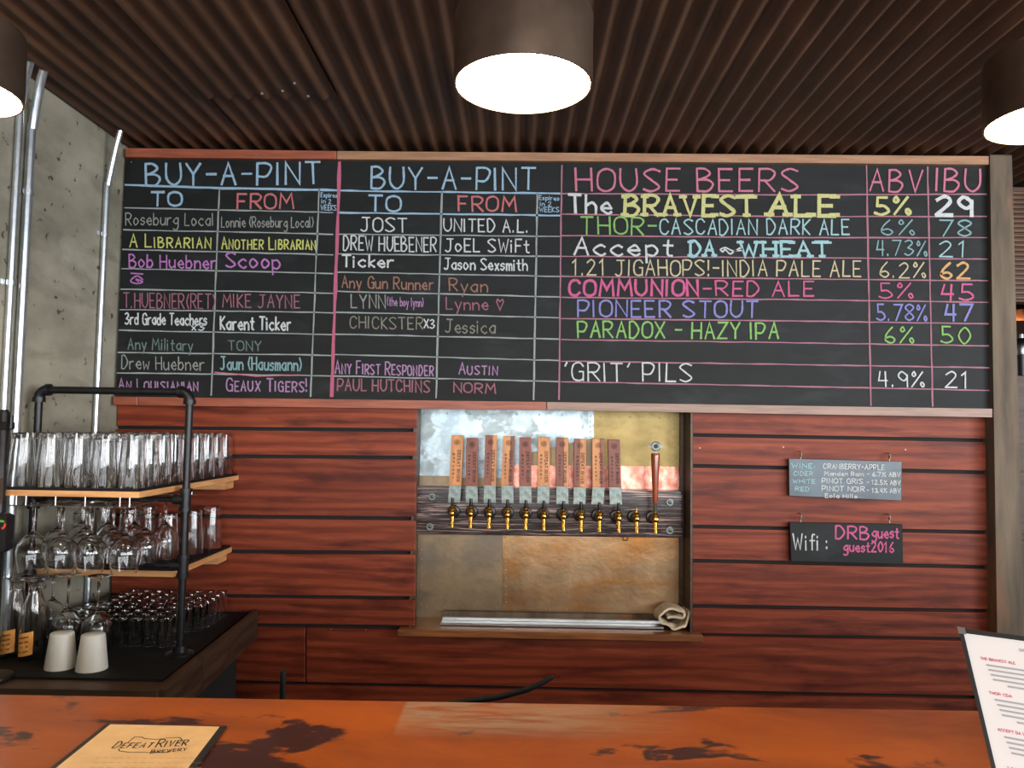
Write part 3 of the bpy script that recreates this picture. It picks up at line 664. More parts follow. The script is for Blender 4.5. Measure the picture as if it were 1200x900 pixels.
# taps
fx = [532,553,574,595,616,636.5,659,679,700,722,742.4,764]; hx = [536,553.5,575.5,596.5,615.5,637.5,659,680,701,719.5]; hb = [533.5,552.5,574,594.5,615.5,637,659,679.5,701.5,721]
tops = [510,513,510,511,512.5,512,512.5,514,514,515]; bots = [569,569.5,568.5,569,569.5,569.5,570,571,571,571]
wood = ['PP','CC','CP','PC','CC','PP','CP','pP','PC','CC']
desc = ['pale tan','dark red-brown','red-brown handle edged in tan','tan handle edged in brown','dark red-brown','pale tan','red-brown handle edged in tan','orange-brown','tan handle edged in red','red-brown']
YP = YBM-.075
for i, x in enumerate(fx):
    py = 599+(x-532)*.03
    c = at(x, py, YBM)
    if i < 10: lab = '%s tap from the left, with a flat %s%s' % (ORD[i], desc[i], '' if 'handle' in desc[i] else ' wooden handle')
    elif i == 10: lab = 'brass tap without a handle, second from the right end of the row'
    else: lab = 'rightmost tap, with a tall turned mahogany handle topped by a silver emblem'
    t = thing('beer_tap', (c.x, YBM, c.z), lab, 'beer tap', 'row of beer taps on the dark beam'); X, Z = c.x, c.z
    MB().lathe([(.0001,0),(.026,0),(.027,-.004),(.024,-.009),(.015,-.011),(.012,-.03),(.0001,-.03)][::-1], (X,YBM,Z), 20, axis='Y').build('shank_flange', M['blackplastic'], t)
    mb = MB().lathe([(.0001,-.104),(.008,-.102),(.013,-.093),(.0152,-.08),(.014,-.068),(.0115,-.055),(.0150,-.045),(.0150,-.03),(.0001,-.028)], (X,YBM,Z), 16, axis='Y')
    mb.lathe([(.0001,.028),(.009,.028),(.011,.022),(.0155,.018),(.0155,.009),(.0115,.004),(.0115,-.008)][::-1], (X,YP,Z), 16)
    mb.lathe([(.0165,.004),(.0165,-.002),(.013,-.004)][::-1], (X,YBM-.03,Z), 16); mb.build('tap_body', M['brass'], t)
    MB().tube([(X,YP,Z-.004),(X,YP-.004,Z-.02),(X,YP-.012,Z-.04),(X,YP-.016,Z-.058)], [.0105,.0092,.0082,.0088], 12).build('spout', M['brass'], t)
    if i == 10:
        MB().tube([(X,YP,Z+.02),(X,YP,Z+.045)], .0028, 8).build('lever', M['brass'], t); continue
    if i < 10:
        MB().tube([(X,YP,Z+.022),(X,YP,Z+.03),(X,YP-.003,Z+.05),(X,YP-.004,Z+.064)], [.006,.0075,.007,.006], 10).build('ferrule', M['darksteel'], t)
        Yh = YP-.008
        bx, byt, byb = hb[i]-hx[i], tops[i], bots[i]
        wT, wB = 6.9, 7.1; pb = 589+(x-532)*.012
        tl_, tr2 = at(hx[i]-wT,byt,Yh), at(hx[i]+wT,byt+.2,Yh); bl_, br_ = at(hb[i]-wB,byb,Yh), at(hb[i]+wB,byb+.2,Yh)
        cols = wood[i]; spl = .64 if cols in ('CP','PC') else .5
        mid_t = tl_.lerp(tr2, spl); mid_b = bl_.lerp(br_, spl); mk = {'P':'pine','C':'cedar','p':'cedar'}
        if cols[0] == cols[1]: h = MB().slab([tl_,tr2,br_,bl_], .02, .0012).build('handle', M[mk[cols[0]]], t)
        else:
            h = MB().slab([tl_,mid_t,mid_b,bl_], .02, .0012).build('handle', M[mk[cols[0]]], t)
            MB().slab([mid_t,tr2,br_,mid_b], .02, .0012).build('handle_strip', M[mk[cols[1]]], h)
        pl = [at(hb[i]-wB,byb-.2,Yh+.004), at(hb[i]+wB,byb,Yh+.004), at(x+7.2,pb,Yh+.004), at(x-7.2,pb,Yh+.004)]
        MB().slab(pl, .004, .0004).build('handle_plate', M['zincplate'], t)
        # burnt lettering reading downwards, and round emblem
        dn = (bl_-tl_).normalized(); rt = (tr2-tl_).normalized(); H_ = (bl_-tl_).length; Wd = (tr2-tl_).length; lift = Vector((0,-.0008,0))
        write3(h, 'DEFEAT RIVER', tl_+dn*H_*.30+rt*Wd*.60+lift, dn, rt, H_*.62, .0115, M['burn'], .0021)
        write3(h, 'B R E W E R Y', tl_+dn*H_*.36+rt*Wd*.22+lift, dn, rt, H_*.5, .0065, M['burn'], .0015)
        ec = tl_+dn*H_*.14+rt*Wd*.5+lift; em = MB()
        for rr in (.011,.006): ribbon(em, [(rr*math.cos(k*math.pi/8), rr*math.sin(k*math.pi/8)) for k in range(17)], .0016, lambda a_, b_: ec+Vector((a_,0,b_)), 0)
        ribbon(em, [(-.008,0),(.008,0)], .0014, lambda a_, b_: ec+Vector((a_,0,b_)), 0); ribbon(em, [(0,-.008),(0,.008)], .0014, lambda a_, b_: ec+Vector((a_,0,b_)), 0)
        em.build('round_emblem', M['burn'], h)
    else:
        MB().lathe([(.006,.024),(.0085,.03),(.0075,.06),(.0105,.066)], (X,YP,Z), 14).build('ferrule', M['steel'], t)
        zt_ = at(764,531,YP).z-Z
        MB().lathe([(.009,.065),(.0115,.09),(.013,.13),(.0155,.19),(.0185,zt_-.012),(.0185,zt_-.003),(.016,zt_),(.0001,zt_)], (X,YP,Z), 18).build('turned_handle', M['mahog'], t)
        ez = at(764.5,523,YP).z; ec = Vector((X+.001,YP-.006,ez))
        em = MB().lathe([(.0001,0),(.019,0),(.021,-.003),(.021,-.008),(.0185,-.010),(.0135,-.010),(.0125,-.006),(.0001,-.006)][::-1], ec+Vector((0,.008,0)), 22, axis='Y')
        for s in (-1,1): em.add([ec+Vector((s*.019,-.001,.007)), ec+Vector((s*.034,.001,0)), ec+Vector((s*.019,-.001,-.007)), ec+Vector((s*.019,.006,.007)), ec+Vector((s*.034,.005,0)), ec+Vector((s*.019,.006,-.007))], [(0,1,2),(3,5,4),(0,3,4,1),(1,4,5,2)])
        em.box(ec+Vector((-.005,0,-.03)), ec+Vector((.005,.006,-.018)))
        eo = em.build('silver_emblem', M['zincplate'], t)
        st = MB().lathe([(.0001,.0005),(.0095,.0005),(.0095,.003)], ec, 14, axis='Y')
        for ln in ([(-.007,-.006),(.007,.006)],[(-.007,.006),(.007,-.006)]): ribbon(st, ln, .0032, lambda a_, b_: ec+Vector((a_,-.0005,b_)), 0)
        st.build('dark_centre', M['ink'], eo)
p = at(733,633,YN-.02)
mb = MB().tube([(p.x-.011,YN-.004,p.z+.02),(p.x-.011,YN-.02,p.z+.012),(p.x-.009,YN-.024,p.z),(p.x+.009,YN-.024,p.z),(p.x+.011,YN-.02,p.z+.012),(p.x+.011,YN-.004,p.z+.02)], .002, 6); mb.build('wire_loop', M['darksteel'], nb)

# ============================================================ PENDANT LAMPS
HL = .644; 
def lamp(px, py, d, label):
    c = at(px, py, d); r = .133; h = .145; z = c.z
    t = thing('pendant_lamp', (c.x,c.y,z), label, 'lamp', 'round can pendants over the bar')
    MB().lathe([(r-.004,h*.8),(r-.004,.0),(r,0),(r,h-.012),(r-.003,h-.004),(r-.012,h),(.012,h+.002)], (c.x,c.y,z), 56).build('can', M['canblack'], t)
    MB().lathe([(r-.0045,.0015),(r-.006,h*.5),(.05,h*.75),(.0001,h*.75)][::-1], (c.x,c.y,z), 48).build('reflector', M['white'], t)
    MB().lathe([(.0001,.016),(r-.007,.016),(r-.007,.019),(.0001,.019)], (c.x,c.y,z), 48).build('diffuser', M['lamp'], t)
    MB().tube([(c.x,c.y,z+h),(c.x,c.y,ZC-.012)], .008, 10).build('stem', M['canblack'], t)
    MB().lathe([(.0001,-.03),(.05,-.028),(.055,-.012),(.055,0)], (c.x,c.y,ZC-.006), 24).build('canopy', M['canblack'], t)
    ca, sa = math.cos(-math.pi/2+.42), math.sin(-math.pi/2+.42)
    cs = Vector((c.x+ca*r, c.y+sa*r, z+h*.88)); MB().tube([cs-Vector((ca,sa,0))*.004, cs+Vector((ca,sa,0))*.01], .009, 12).build('thumb_screw', M['brass'], t)
lamp(613, 101, 1.437, 'round bronze can lamp glowing at the top centre above the tap wall')
lamp(1238, 143, 1.58, 'round can lamp cut off by the right edge of the picture, over the post')
lamp(-62, 108, 1.51, 'round can lamp cut off by the left edge, near the steel conduits')

# ============================================================ CONDUITS on the concrete wall
def conduit(path, r, label, clamps):
    P = [Vector(p) for p in path]; Q = []
    for i in range(len(P)-1):
        a = P[max(i-1,0)]; b = P[i]; c = P[i+1]; d = P[min(i+2,len(P)-1)]
        for k in range(6):
            t_ = k/6; Q.append(b*(2*t_**3-3*t_**2+1)+c*(3*t_**2-2*t_**3)+(c-a)*.5*(t_**3-2*t_**2+t_)*.8+(d-b)*.5*(t_**3-t_**2)*.8)
    Q.append(P[-1]); t = thing('steel_conduit', (P[-1].x,P[-1].y,0), label, 'pipe', 'steel conduits up the concrete wall')
    MB().tube(Q, r, 12).build('conduit_pipe', M['conduit'], t)
    for z in clamps:
        y = P[-1].y; x = XL+r+.004
        MB().tube([(x,y,z-.008),(x,y,z+.008)], r+.003, 12).build('conduit_strap', M['conduit'], t)
        o = MB().box((XL,y+r,z-.008),(XL+.004,y+r+.025,z+.008)); o.box((XL,y-r-.02,z-.008),(XL+.004,y-r,z+.008)); o.build('strap_ear', M['conduit'], t)
def yl(px, py): d = ray(px, py); return (XL+.016)/d.x*d.y        # depth on the wall for a pixel
for (tp, bends, foot, r, lab, cz) in (
    ((36,72), [(28,100,.02),(21,122,0)], (8,420), .0115, 'leftmost thin steel conduit on the concrete wall', (1.0,1.95)),
    ((51,82), [(45,115,.03),(39,150,0)], (20,450), .0145, 'thickest steel conduit, middle of the three on the concrete wall', (1.35,2.27)),
    ((141,153), [(135,185,.02),(126,217,0)], (113,480), .0115, 'steel conduit nearest the chalkboard corner', (1.2,2.25))):
    yf = yl(*foot); top = atz(tp[0], tp[1], ZC-.01); zb1 = at(bends[1][0], bends[1][1], yf).z; zb0 = at(bends[0][0], bends[0][1], (yf+top.y)/2).z
    xw = XL+r+.004
    conduit([top, Vector((xw+(top.x-xw)*.62, yf+(top.y-yf)*.62, zb0+.03)), Vector((xw+.004, yf, zb1)), Vector((xw,yf,zb1-.08)), Vector((xw,yf,1.2)), Vector((xw,yf,.8))], r, lab, [z for z in cz if z < zb1-.1])

# ============================================================ PIPE SHELVING, left
ru = at(280,557,D)                          # far right corner of the upper shelf
XS = ru.x; Z1 = ru.z; Y1 = 2.36
rack = thing('pipe_shelf', (-1.35, 2.8, .73), 'black iron pipe shelf unit with two pine shelves of glasses by the concrete wall', 'shelf unit')
x0 = at(6,580,2.36).x
def shelf(x0, x1, y0, y1, z, t=.02, ch=0.):
    mb = MB(); P = [(x0,y0,0),(x1-ch,y0,0),(x1,y0+ch,0),(x1,y1,0),(x0,y1,0)] if ch else [(x0,y0,0),(x1,y0,0),(x1,y1,0),(x0,y1,0)]
    n = len(P); V = [(p[0],p[1],z-t) for p in P]+[(p[0],p[1],z) for p in P]
    mb.add(V, [tuple(range(n))[::-1], tuple(range(n,2*n))]+[(i,(i+1)%n,n+(i+1)%n,n+i) for i in range(n)]); mb.build('shelf_board', M['shelfwood'], rack)
    m2 = MB(); V = [(p[0]+(.004 if p[0]<x1-.1 else -.006), p[1]+(.003 if p[1]<y0+.1 else -.003), z) for p in P]; V2 = [(a,b,c+.008) for a,b,c in V]
    m2.add(V+V2, [tuple(range(n))[::-1], tuple(range(n,2*n))]+[(i,(i+1)%n,n+(i+1)%n,n+i) for i in range(n)]); m2.build('bar_mat', M['matte'], rack)
shelf(x0, XS, Y1, D-.002, Z1, .018, 0.)
rm = at(272,641,D); ZM = rm.z; YM = 2.66
shelf(XL+.036, rm.x, YM, D-.002, ZM, .02)
yp = 2.60; PR = .0125
pr = at(217,600,yp).x; ztop = at(130,458,yp).z; plx = at(41,560,yp).x; plx = max(plx, XL+.03)
ZCNT = at(298,717,D).z
for x in (plx, pr):
    MB().tube([(x,yp,ZCNT),(x,yp,ztop-.03)], PR, 14).build('upright', M['black'], rack)
    MB().lathe([(.045,0),(.045,.006),(.024,.01),(.022,.03),(PR,.03)], (x,yp,ZCNT), 20).build('floor_flange', M['black'], rack)
MB().tube([(plx+.03,yp,ztop),(pr-.03,yp,ztop)], PR, 14).build('crossbar', M['black'], rack)
for x, s in ((plx,1),(pr,-1)):
    A = [Vector((x+s*.03*(1-math.cos(k*math.pi/12)), yp, ztop-.03+.03*math.sin(k*math.pi/12))) for k in range(7)]
    eb = MB().tube(A, PR+.005, 14); eb.tube([A[0]-Vector((0,0,.012)),A[0]+Vector((0,0,.004))], PR+.008, 14); eb.tube([A[-1]-Vector((s*.006,0,0)),A[-1]+Vector((s*.008,0,0))], PR+.008, 14); eb.build('elbow_fitting', M['black'], rack)
    for z in (Z1-.045, ZM+.03):
        tb = MB().tube([(x,yp,z-.034),(x,yp,z+.034)], PR+.005, 14); tb.tube([(x,yp,z-.038),(x,yp,z-.026)], PR+.008, 14); tb.tube([(x,yp,z+.026),(x,yp,z+.038)], PR+.008, 14)
        tb.tube([(x,yp,z),(x+s*.04,yp,z)], PR+.004, 12); tb.build('tee_fitting', M['black'], rack)
for z in (Z1-.045, ZM+.03):
    MB().tube([(plx+.03,yp,z),(pr-.03,yp,z)], PR-.004, 12).build('support_bar', M['black'], rack)
for z, rx in ((Z1-.018, XS), (ZM-.02, rm.x)):
    MB().bbox((rx-.16,D-.10,z-.035),(rx-.02,D-.004,z), .003).build('wall_block', M['shelfwood'], rack)
# stemware rack wires
wr = MB(); zr = Z1-.05; cols_x = [at(px,630,2.44).x for px in (41,75,109,149)]
for cx in cols_x:
    for s in (-.02,.02): wr.tube([(cx+s,2.38,zr),(cx+s,2.85,zr)], .002, 6)
wr.tube([(cols_x[0]-.05,2.385,zr),(cols_x[-1]+.05,2.385,zr)], .002, 6); wr.tube([(cols_x[0]-.05,2.84,zr),(cols_x[-1]+.05,2.84,zr)], .002, 6)
for cx in [cols_x[0]-.03]+cols_x+[cols_x[-1]+.03]:
    for y in (2.385,2.84): wr.tube([(cx,y,zr),(cx,y,Z1-.018)], .002, 6)
wr.build('stemware_rack', M['steel'], rack)

# ---- glasses
def gl_from(prof, name, m=M['glass'], seg=28):
    me = MB().lathe(prof, (0,0,0), seg).build(name, m); return me
def place(first, o, loc, lab, cat, grp, rz=0):
    c = o if first else o.copy()
    if not first: C.objects.link(c)
    c.location = loc; c['_w'] = tuple(loc); c.rotation_euler.z = rz; tag(c, lab, cat, grp); return c
H1 = .168
pint_prof = [(.0001,H1),(.0295,H1),(.031,H1-.002),(.0315,H1-.006),(.0345,H1*.6),(.0435,.001),(.043,0),(.0415,.001),(.0325,H1*.6),(.029,H1-.018),(.0265,H1-.021),(.0001,H1-.021)][::-1]
pint = gl_from(pint_prof, 'pint_glass'); first = True; zz = Z1+.008
NR = 9; dy = (D-.05-(Y1+.05))/(NR-1)
for r in range(NR):
    for k in range(5):
        x = XS-.052-(4-k)*.0865; y = Y1+.05+r*dy
        lab = 'upturned pint glass, top shelf, %s row from front, %s from left' % (ORD[r], ORD[k])
        place(first, pint, (x+random.uniform(-.002,.002), y+random.uniform(-.002,.002), zz), lab, 'glass', 'pint glasses on the top shelf', random.random()*6); first = False
zz = ZM+.008
for px, y in ((247,3.12),(225,2.98),(196,2.86),(172,3.1),(150,2.98),(120,3.1),(95,2.95),(70,3.08)):
    x = at(px, 640, y).x
    place(False, pint, (x,y,zz), 'upturned pint glass on the middle shelf, %s from its right end' % ORD[[247,225,196,172,150,120,95,70].index(px)], 'glass', 'pint glasses on the middle shelf')
# stemmed glasses: hung upside down (origin at the foot plane, bowl below)
HW = .215
wine_prof = [(.0001,0),(.034,.0),(.0345,-.002),(.010,-.006),(.0045,-.014),(.004,-.085),(.008,-.095),(.026,-.106),(.043,-.130),(.047,-.155),(.043,-.185),(.0365,-HW),(.035,-HW),(.0415,-.185),(.0455,-.155),(.0415,-.132),(.022,-.109),(.0001,-.101)][::-1]
wine = gl_from(wine_prof, 'wine_glass'); first = True; zh = zr+.0045
for r, (y, dx) in enumerate(((2.43,0),(2.56,.004),(2.70,-.004))):
    for k, cx in enumerate(cols_x):
        place(first, wine, (cx+dx*0, y, zh), 'wine glass hanging under the top shelf, %s from left, %s row' % (ORD[k], ['front','middle','back'][r]), 'glass', 'wine glasses hanging in the rack'); first = False
# counter tray ------------------------------------------------
fr = at(298,717,D); ZT = ZCNT; ft = atz(186,811,ZT); 
Pc = [Vector((XL+.004, ft.y, ZT)), Vector((ft.x, ft.y, ZT)), Vector((fr.x, D-.003, ZT)), Vector((XL+.004, D-.003, ZT))]
cnt = thing('back_counter', (-1.4,2.8,0), 'dark wooden back counter with a raised lip and black mat under the pipe shelves', 'counter')
mb = MB(); V = [p-Vector((0,0,.03)) for p in Pc]+[p-Vector((0,0,.008)) for p in Pc]
mb.hexa(V).build('counter_top', M['darkwood'], cnt)
ins = [Pc[0]+Vector((0,.11,0)), Pc[1]+Vector((-.04,.11,0)), Pc[2]+Vector((-.022,0,0)), Pc[3]]
MB().hexa([p-Vector((0,0,.008)) for p in ins]+[p for p in ins]).build('bar_mat', M['matte'], cnt)
def board_between(a, b, t, z0, z1, nm):
    d_ = (b-a).normalized(); n_ = Vector((d_.y,-d_.x,0))*t
    MB().hexa([Vector((*p.xy,z0)) for p in (a, a+n_, b+n_, b)]+[Vector((*p.xy,z1)) for p in (a, a+n_, b+n_, b)]).build(nm, M['lip'], cnt)
A_, B_ = Pc[1], Pc[2]; Lp = [0,.33,.62,1]
for i in range(3): board_between(A_.lerp(B_, Lp[i]+.002), A_.lerp(B_, Lp[i+1]-.002), .016, ZT-.105, ZT+.006+.003*i, 'lip_board')
board_between(Pc[0]-Vector((0,.0,0)), Pc[1]+Vector((.0,0,0)), .018, ZT-.10, ZT+.008, 'front_board')
MB().box((XL+.004, Pc[1].y+.12, 0), (Pc[1].x-.12, D-.004, ZT-.03)).build('base_cabinet', M['backing'], cnt)
# tasting glasses
HT = .098
tprof = [(.0001,HT),(.0195,HT),(.0205,HT-.003),(.0212,.055),(.0245,.001),(.0235,0),(.0225,.001),(.0195,.055),(.0185,HT-.012),(.0001,HT-.012)][::-1]
tast = gl_from(tprof, 'tasting_glass', seg=20); first = True; nr = 9
for r in range(nr):
    y = 2.70+r*.054
    for k in range(8):
        x = fr.x-.11-(7-k)*.0515 - (0 if r > 3 else .03)
        lab = 'small upturned tasting glass, counter mat, %s row from front, %s from left' % (ORD[r], ORD[k])
        place(first, tast, (x+random.uniform(-.002,.002), y+random.uniform(-.002,.002), ZT), lab, 'glass', 'tasting glasses on the counter', random.random()*6); first = False
# inverted wine glasses standing on the counter behind the frosted cups
HS = .255; k_ = HS/HW
stand = gl_from([(r*1.02, (z*k_+HS)) for r, z in wine_prof], 'wine_glass'); first = True
for px, y, lab in ((113,2.60,'upturned wine glass on the counter behind the right frosted cup'), (78,2.62,'upturned wine glass on the counter behind the left frosted cup'), (60,2.74,'upturned wine glass on the counter behind the tall labelled glasses')):
    place(first, stand, (at(px,740,y).x, y, ZT), lab, 'glass', 'upturned wine glasses on the counter'); first = False
for px, pyb, lab in ((71,785,'white frosted cup upturned on the counter, left of the pair'), (107.5,787,'white frosted cup upturned on the counter, right of the pair')):
    p = atz(px, pyb-3, ZT); Hc = .108
    o = MB().lathe([(.0001,Hc),(.031,Hc),(.0335,Hc-.002),(.0345,Hc-.006),(.046,.001),(.045,0),(.0435,.001),(.032,Hc-.01),(.0001,Hc-.01)][::-1], (0,0,0), 36).build('frosted_cup', M['frost'])
    o.location = (p.x,p.y,ZT); tag(o, lab, 'cup', 'frosted cups on the counter')
HB = .262
for px, pyb, lab in ((16,773,'leftmost tall upturned footed beer glass with an orange paper label'), (37,776,'tall upturned footed beer glass with an orange label, beside the left frosted cup')):
    p = atz(px, pyb-4, ZT); t = thing('tall_beer_glass', (p.x,p.y,ZT), lab, 'glass', 'tall footed beer glasses')
    MB().lathe([(.0001,HB),(.046,HB),(.047,HB-.003),(.026,HB-.012),(.017,HB-.026),(.019,HB-.045),(.029,HB-.08),(.036,HB-.13),(.037,.05),(.034,.001),(.0325,0),(.0315,.001),(.0345,.05),(.0335,HB-.13),(.0265,HB-.08),(.015,HB-.05),(.0001,HB-.047)][::-1], (p.x,p.y,ZT), 32).build('glass_body', M['glass'], t)
    a0 = -math.pi/2-.9; V = []; nseg = 14
    for z in (.012,.085):
        for i in range(nseg+1): a_ = a0+1.5*i/nseg; rr = .0385; V.append((p.x+rr*math.cos(a_), p.y+rr*math.sin(a_), ZT+z+(i/nseg)*.012))
    MB().add(V, [(i,i+1,nseg+2+i,nseg+1+i) for i in range(nseg)], 0, True).build('paper_label', M['orange'], t)
    pr_ = MB()
    for j in range(4):
        z = .068-j*.015
        for i in range(2, 11):
            if random.random() < .75:
                Pp = [Vector((p.x+.0389*math.cos(a0+1.5*u/nseg), p.y+.0389*math.sin(a0+1.5*u/nseg), ZT+z+u/nseg*.012)) for u in (i, i+.35, i+.7)]
                V = Pp+[q+Vector((0,0,.005)) for q in Pp]; pr_.add(V, [(0,1,4,3),(1,2,5,4)])
    pr_.build('label_print', M['ink'], t)
# black post and box at the very left edge
yq = 2.33; px_ = at(3,520,yq).x; ztp = at(3,480,yq).z
pt = thing('black_stand', (px_,yq,ZT), 'black pole stand with a clamp at the far left edge beside the pint glasses', 'stand')
MB().tube([(px_,yq,ZT+.002),(px_,yq,ztp-.01),(px_,yq,ztp)], [.015,.015,.010], 14).build('pole', M['black'], pt)
cz = at(6,498,yq).z; MB().bbox((px_-.018,yq-.02,cz-.014),(px_+.022,yq+.02,cz+.010)).build('clamp', M['black'], pt)
MB().tube([(px_+.024,yq,cz-.01),(px_+.024,yq,cz+.03)], .006, 8).build('clamp_knob', M['black'], pt)
b0 = at(7,592,yq-.03); b1 = at(7,560,yq-.03)
MB().bbox((px_-.04,yq-.04,b0.z),(px_+.016,yq-.015,b1.z)).build('brown_box', M['darkwood'], pt)
b0 = at(9,647,yq-.04); b1 = at(9,602,yq-.04)
sp = MB().bbox((px_-.09,yq-.05,b0.z),(b0.x-.002,yq-.013,b1.z),.008).build('black_box', M['blackplastic'], pt)
c = at(2.5,615,yq-.051)
for a1, a2, mm in ((-1.2,.6,'redplastic'),(.6,2.2,'greenplastic')):
    rb = MB(); ribbon(rb, [(.011*math.cos(a1+(a2-a1)*i/8), .011*math.sin(a1+(a2-a1)*i/8)) for i in range(9)], .006, lambda u, v: Vector((c.x+u-.003, yq-.0508, c.z+v)), 0); rb.build('colour_ring', M[mm], sp)
MB().lathe([(.0001,.014),(.02,.014),(.06,.008),(.062,0),(.0001,0)][::-1], (px_,yq,ZT+.0005), 24).build('foot', M['black'], pt)

# ============================================================ BAR
ZBAR = 1.07
fl = atz(0,813,ZBAR); frr = atz(1140,832,ZBAR); yb = (fl.y+frr.y)/2
bar = thing('bar', (0,.85,0), 'glossy orange-brown wooden bar top with dark stains across the foreground', 'bar')
sl = (frr.y-fl.y)/(frr.x-fl.x); xa, xb = XL+.01, 3.2
ya, yb_ = fl.y+sl*(xa-fl.x), fl.y+sl*(xb-fl.x); yn = .50
mb = MB(); c = .004
loops = []
for z, i in ((ZBAR-.045,0),(ZBAR-c,0),(ZBAR,c)):
    loops.append([(xa,yn+i,z),(xb,yn+i,z),(xb,yb_-i,z),(xa,ya-i,z)])
V = [v for l_ in loops for v in l_]; fs = [(3,2,1,0),(8,9,10,11)]
for k in (0,4):
    for j in range(4): fs.append((k+j,k+(j+1)%4,k+4+(j+1)%4,k+4+j))
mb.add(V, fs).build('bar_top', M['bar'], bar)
MB().box((xa,yn+.2,0),(xb,yn+.3,ZBAR-.045)).build('bar_front', M['darkwood'], bar)
MB().box((xa+.9,yb+.10,0),(1.9,yb+.40,.86)).build('back_shelf', M['backing'], bar)
# black hose and rod standing behind the bar
ys_ = yb+.25
P = [at(400,870,ys_), at(480,832,ys_), at(540,823,ys_), at(585,817,ys_), at(618,808,ys_), at(636,800,ys_), at(648,793,ys_)]; P[0].z = .87
tag(MB().tube(P, [.006,.006,.0058,.0058,.0056,.0052,.0045], 10).build('rubber_hose', M['matte'], loc=P[0]), 'black rubber hose curving up behind the middle of the bar', 'hose')
a = at(332,786,ys_); tag(MB().tube([(a.x,ys_,.86),(a.x,ys_,a.z)], .0055, 10).build('black_rod', M['matte'], loc=(a.x,ys_,.86)), 'short upright black rod behind the left part of the bar', 'rod')

# menu lying on the bar
zm = ZBAR+.001; A0 = atz(125,850,zm); B0 = atz(266,853,zm); dl = (atz(62,900,zm)-A0).normalized(); dr = (atz(231,900,zm)-B0).normalized()
mn = thing('flat_menu', A0, 'kraft paper menu in a black cover lying flat on the bar at lower left', 'menu'); Lm = .30
C0 = B0+dr*Lm; D0 = A0+dl*Lm*.97
def flatq(q, z0, z1): return MB().hexa([Vector((*p.xy,z0)) for p in q[::-1]]+[Vector((*p.xy,z1)) for p in q[::-1]])
flatq([A0,B0,C0,D0], zm, zm+.003).build('menu_cover', M['leather'], mn)
u = (B0-A0).normalized(); wd_ = (B0-A0).length; vv = Vector((-u.y,u.x,0))
Ai = A0+u*.008-vv*.005; Bi = B0-u*.009-vv*.005; Ci = C0-u*.009+vv*.004; Di = D0+u*.008+vv*.004
pp = flatq([Ai,Bi,Ci,Di], zm+.003, zm+.0036).build('menu_sheet', M['kraft'], mn)
def mp(px, py): p = atz(px, py, zm+.0041); return p
def wr_px(parent, text, x0, y0, x1, y1, h, m, wd, jit=0, sc=False):
    lines, W = layout(text, sc, False, jit); mb = MB()
    for ln in lines: ribbon(mb, [(p[0]*(x1-x0)/W, p[1]*h/10) for p in ln], wd, lambda a, b: mp(x0+a-b*.5+(0), y0+a*(y1-y0)/(x1-x0)-b), 0)
    mb.build('lettering', m, parent)
def wr_px(parent, text, x0, y0, x1, y1, h, m, wd, jit=0, sc=False):
    O = mp(x0,y0); E_ = mp(x1,y1); U = (E_-O); Vd = mp(x0,y0-h)-O; Vd = Vd-U*(Vd.dot(U)/U.dot(U)); lines, W = layout(text, sc, False, jit); mb = MB(); s = U.length/W; v = Vd.length/10
    for ln in lines: ribbon(mb, [(p[0]*s, p[1]*v) for p in ln], wd, lambda a, b: O+U.normalized()*a+Vd.normalized()*b, 0)
    mb.build('lettering', m, parent)
wr_px(pp, 'Defeat', 131,876.5, 176,876, 7.5, M['ink'], .0016, sc=True); wr_px(pp, 'River', 182,875.5, 218,873.5, 8.5, M['ink'], .0018, sc=True); wr_px(pp, 'Brewery', 176,883, 218,879.5, 4.2, M['ink'], .0012, sc=True)
ol = MB(); pts = [(150,870),(158,863.5),(166,863.5),(170,865.5),(184,866.5),(197,864.5),(211,864),(214,868),(209,870)]
for seg_ in (pts, [(139,877.5),(140,880),(152,881.5),(197,881.5),(200,878.5)]):
    ribbon(ol, [tuple((mp(*q)).xy) for q in seg_], .0012, lambda a, b: Vector((a,b,zm+.0041)), 0)
ol.build('state_outline', M['ink'], pp)
fp = MB()
for j in range(7):
    y = 888+j*5.5
    for k in range(14):
        x = 112-j*3+k*(9.2+.15*j); wl = random.uniform(4,7.5)
        if random.random() < .85: ribbon(fp, [tuple(mp(x,y+.15*k*.2).xy), tuple(mp(x+wl,y+.15*k*.2).xy)], .0009, lambda a, b: Vector((a,b,zm+.0041)), 0)
fp.build('fine_print', mat('brown_ink', srgb(176,134,88), rough=.6), pp)

# standing menu at right
TL = at(1123,736,.95); TR = at(1200,746,.915); BLp = at(1181,957,.85)
ux_ = (TR-TL).normalized(); BLp.z = ZBAR+.001
dn = (BLp-TL); Hm = dn.length; dn = dn.normalized(); Wm = .145; nn_ = ux_.cross(dn).normalized()
if nn_.y > 0: nn_ = -nn_
sm = thing('standing_menu', BLp, 'white beer menu with red headings standing upright on the bar at the right edge', 'menu')
def pan(o, w_, h_, n0_, n1_):
    q = [o, o+ux_*w_, o+ux_*w_+dn*h_, o+dn*h_]; return MB().hexa([p+nn_*n0_ for p in q]+[p+nn_*n1_ for p in q])
pan(TL, Wm, Hm, -.002, 0).build('menu_back', M['leather'], sm)
f = MB()
for o_, w_, h_ in ((TL,Wm,.0055),(TL,.0045,Hm),(TL+ux_*(Wm-.0045),.0045,Hm),(TL+dn*(Hm-.005),Wm,.005)):
    q = [o_, o_+ux_*w_, o_+ux_*w_+dn*h_, o_+dn*h_]; f.hexa([p for p in q]+[p+nn_*.002 for p in q])
f.build('edge_binding', M['leather'], sm)
f = pan(TL-ux_*.001-dn*.001, .008, .008, .002, .0032); f.build('corner_protector', M['steel'], sm)
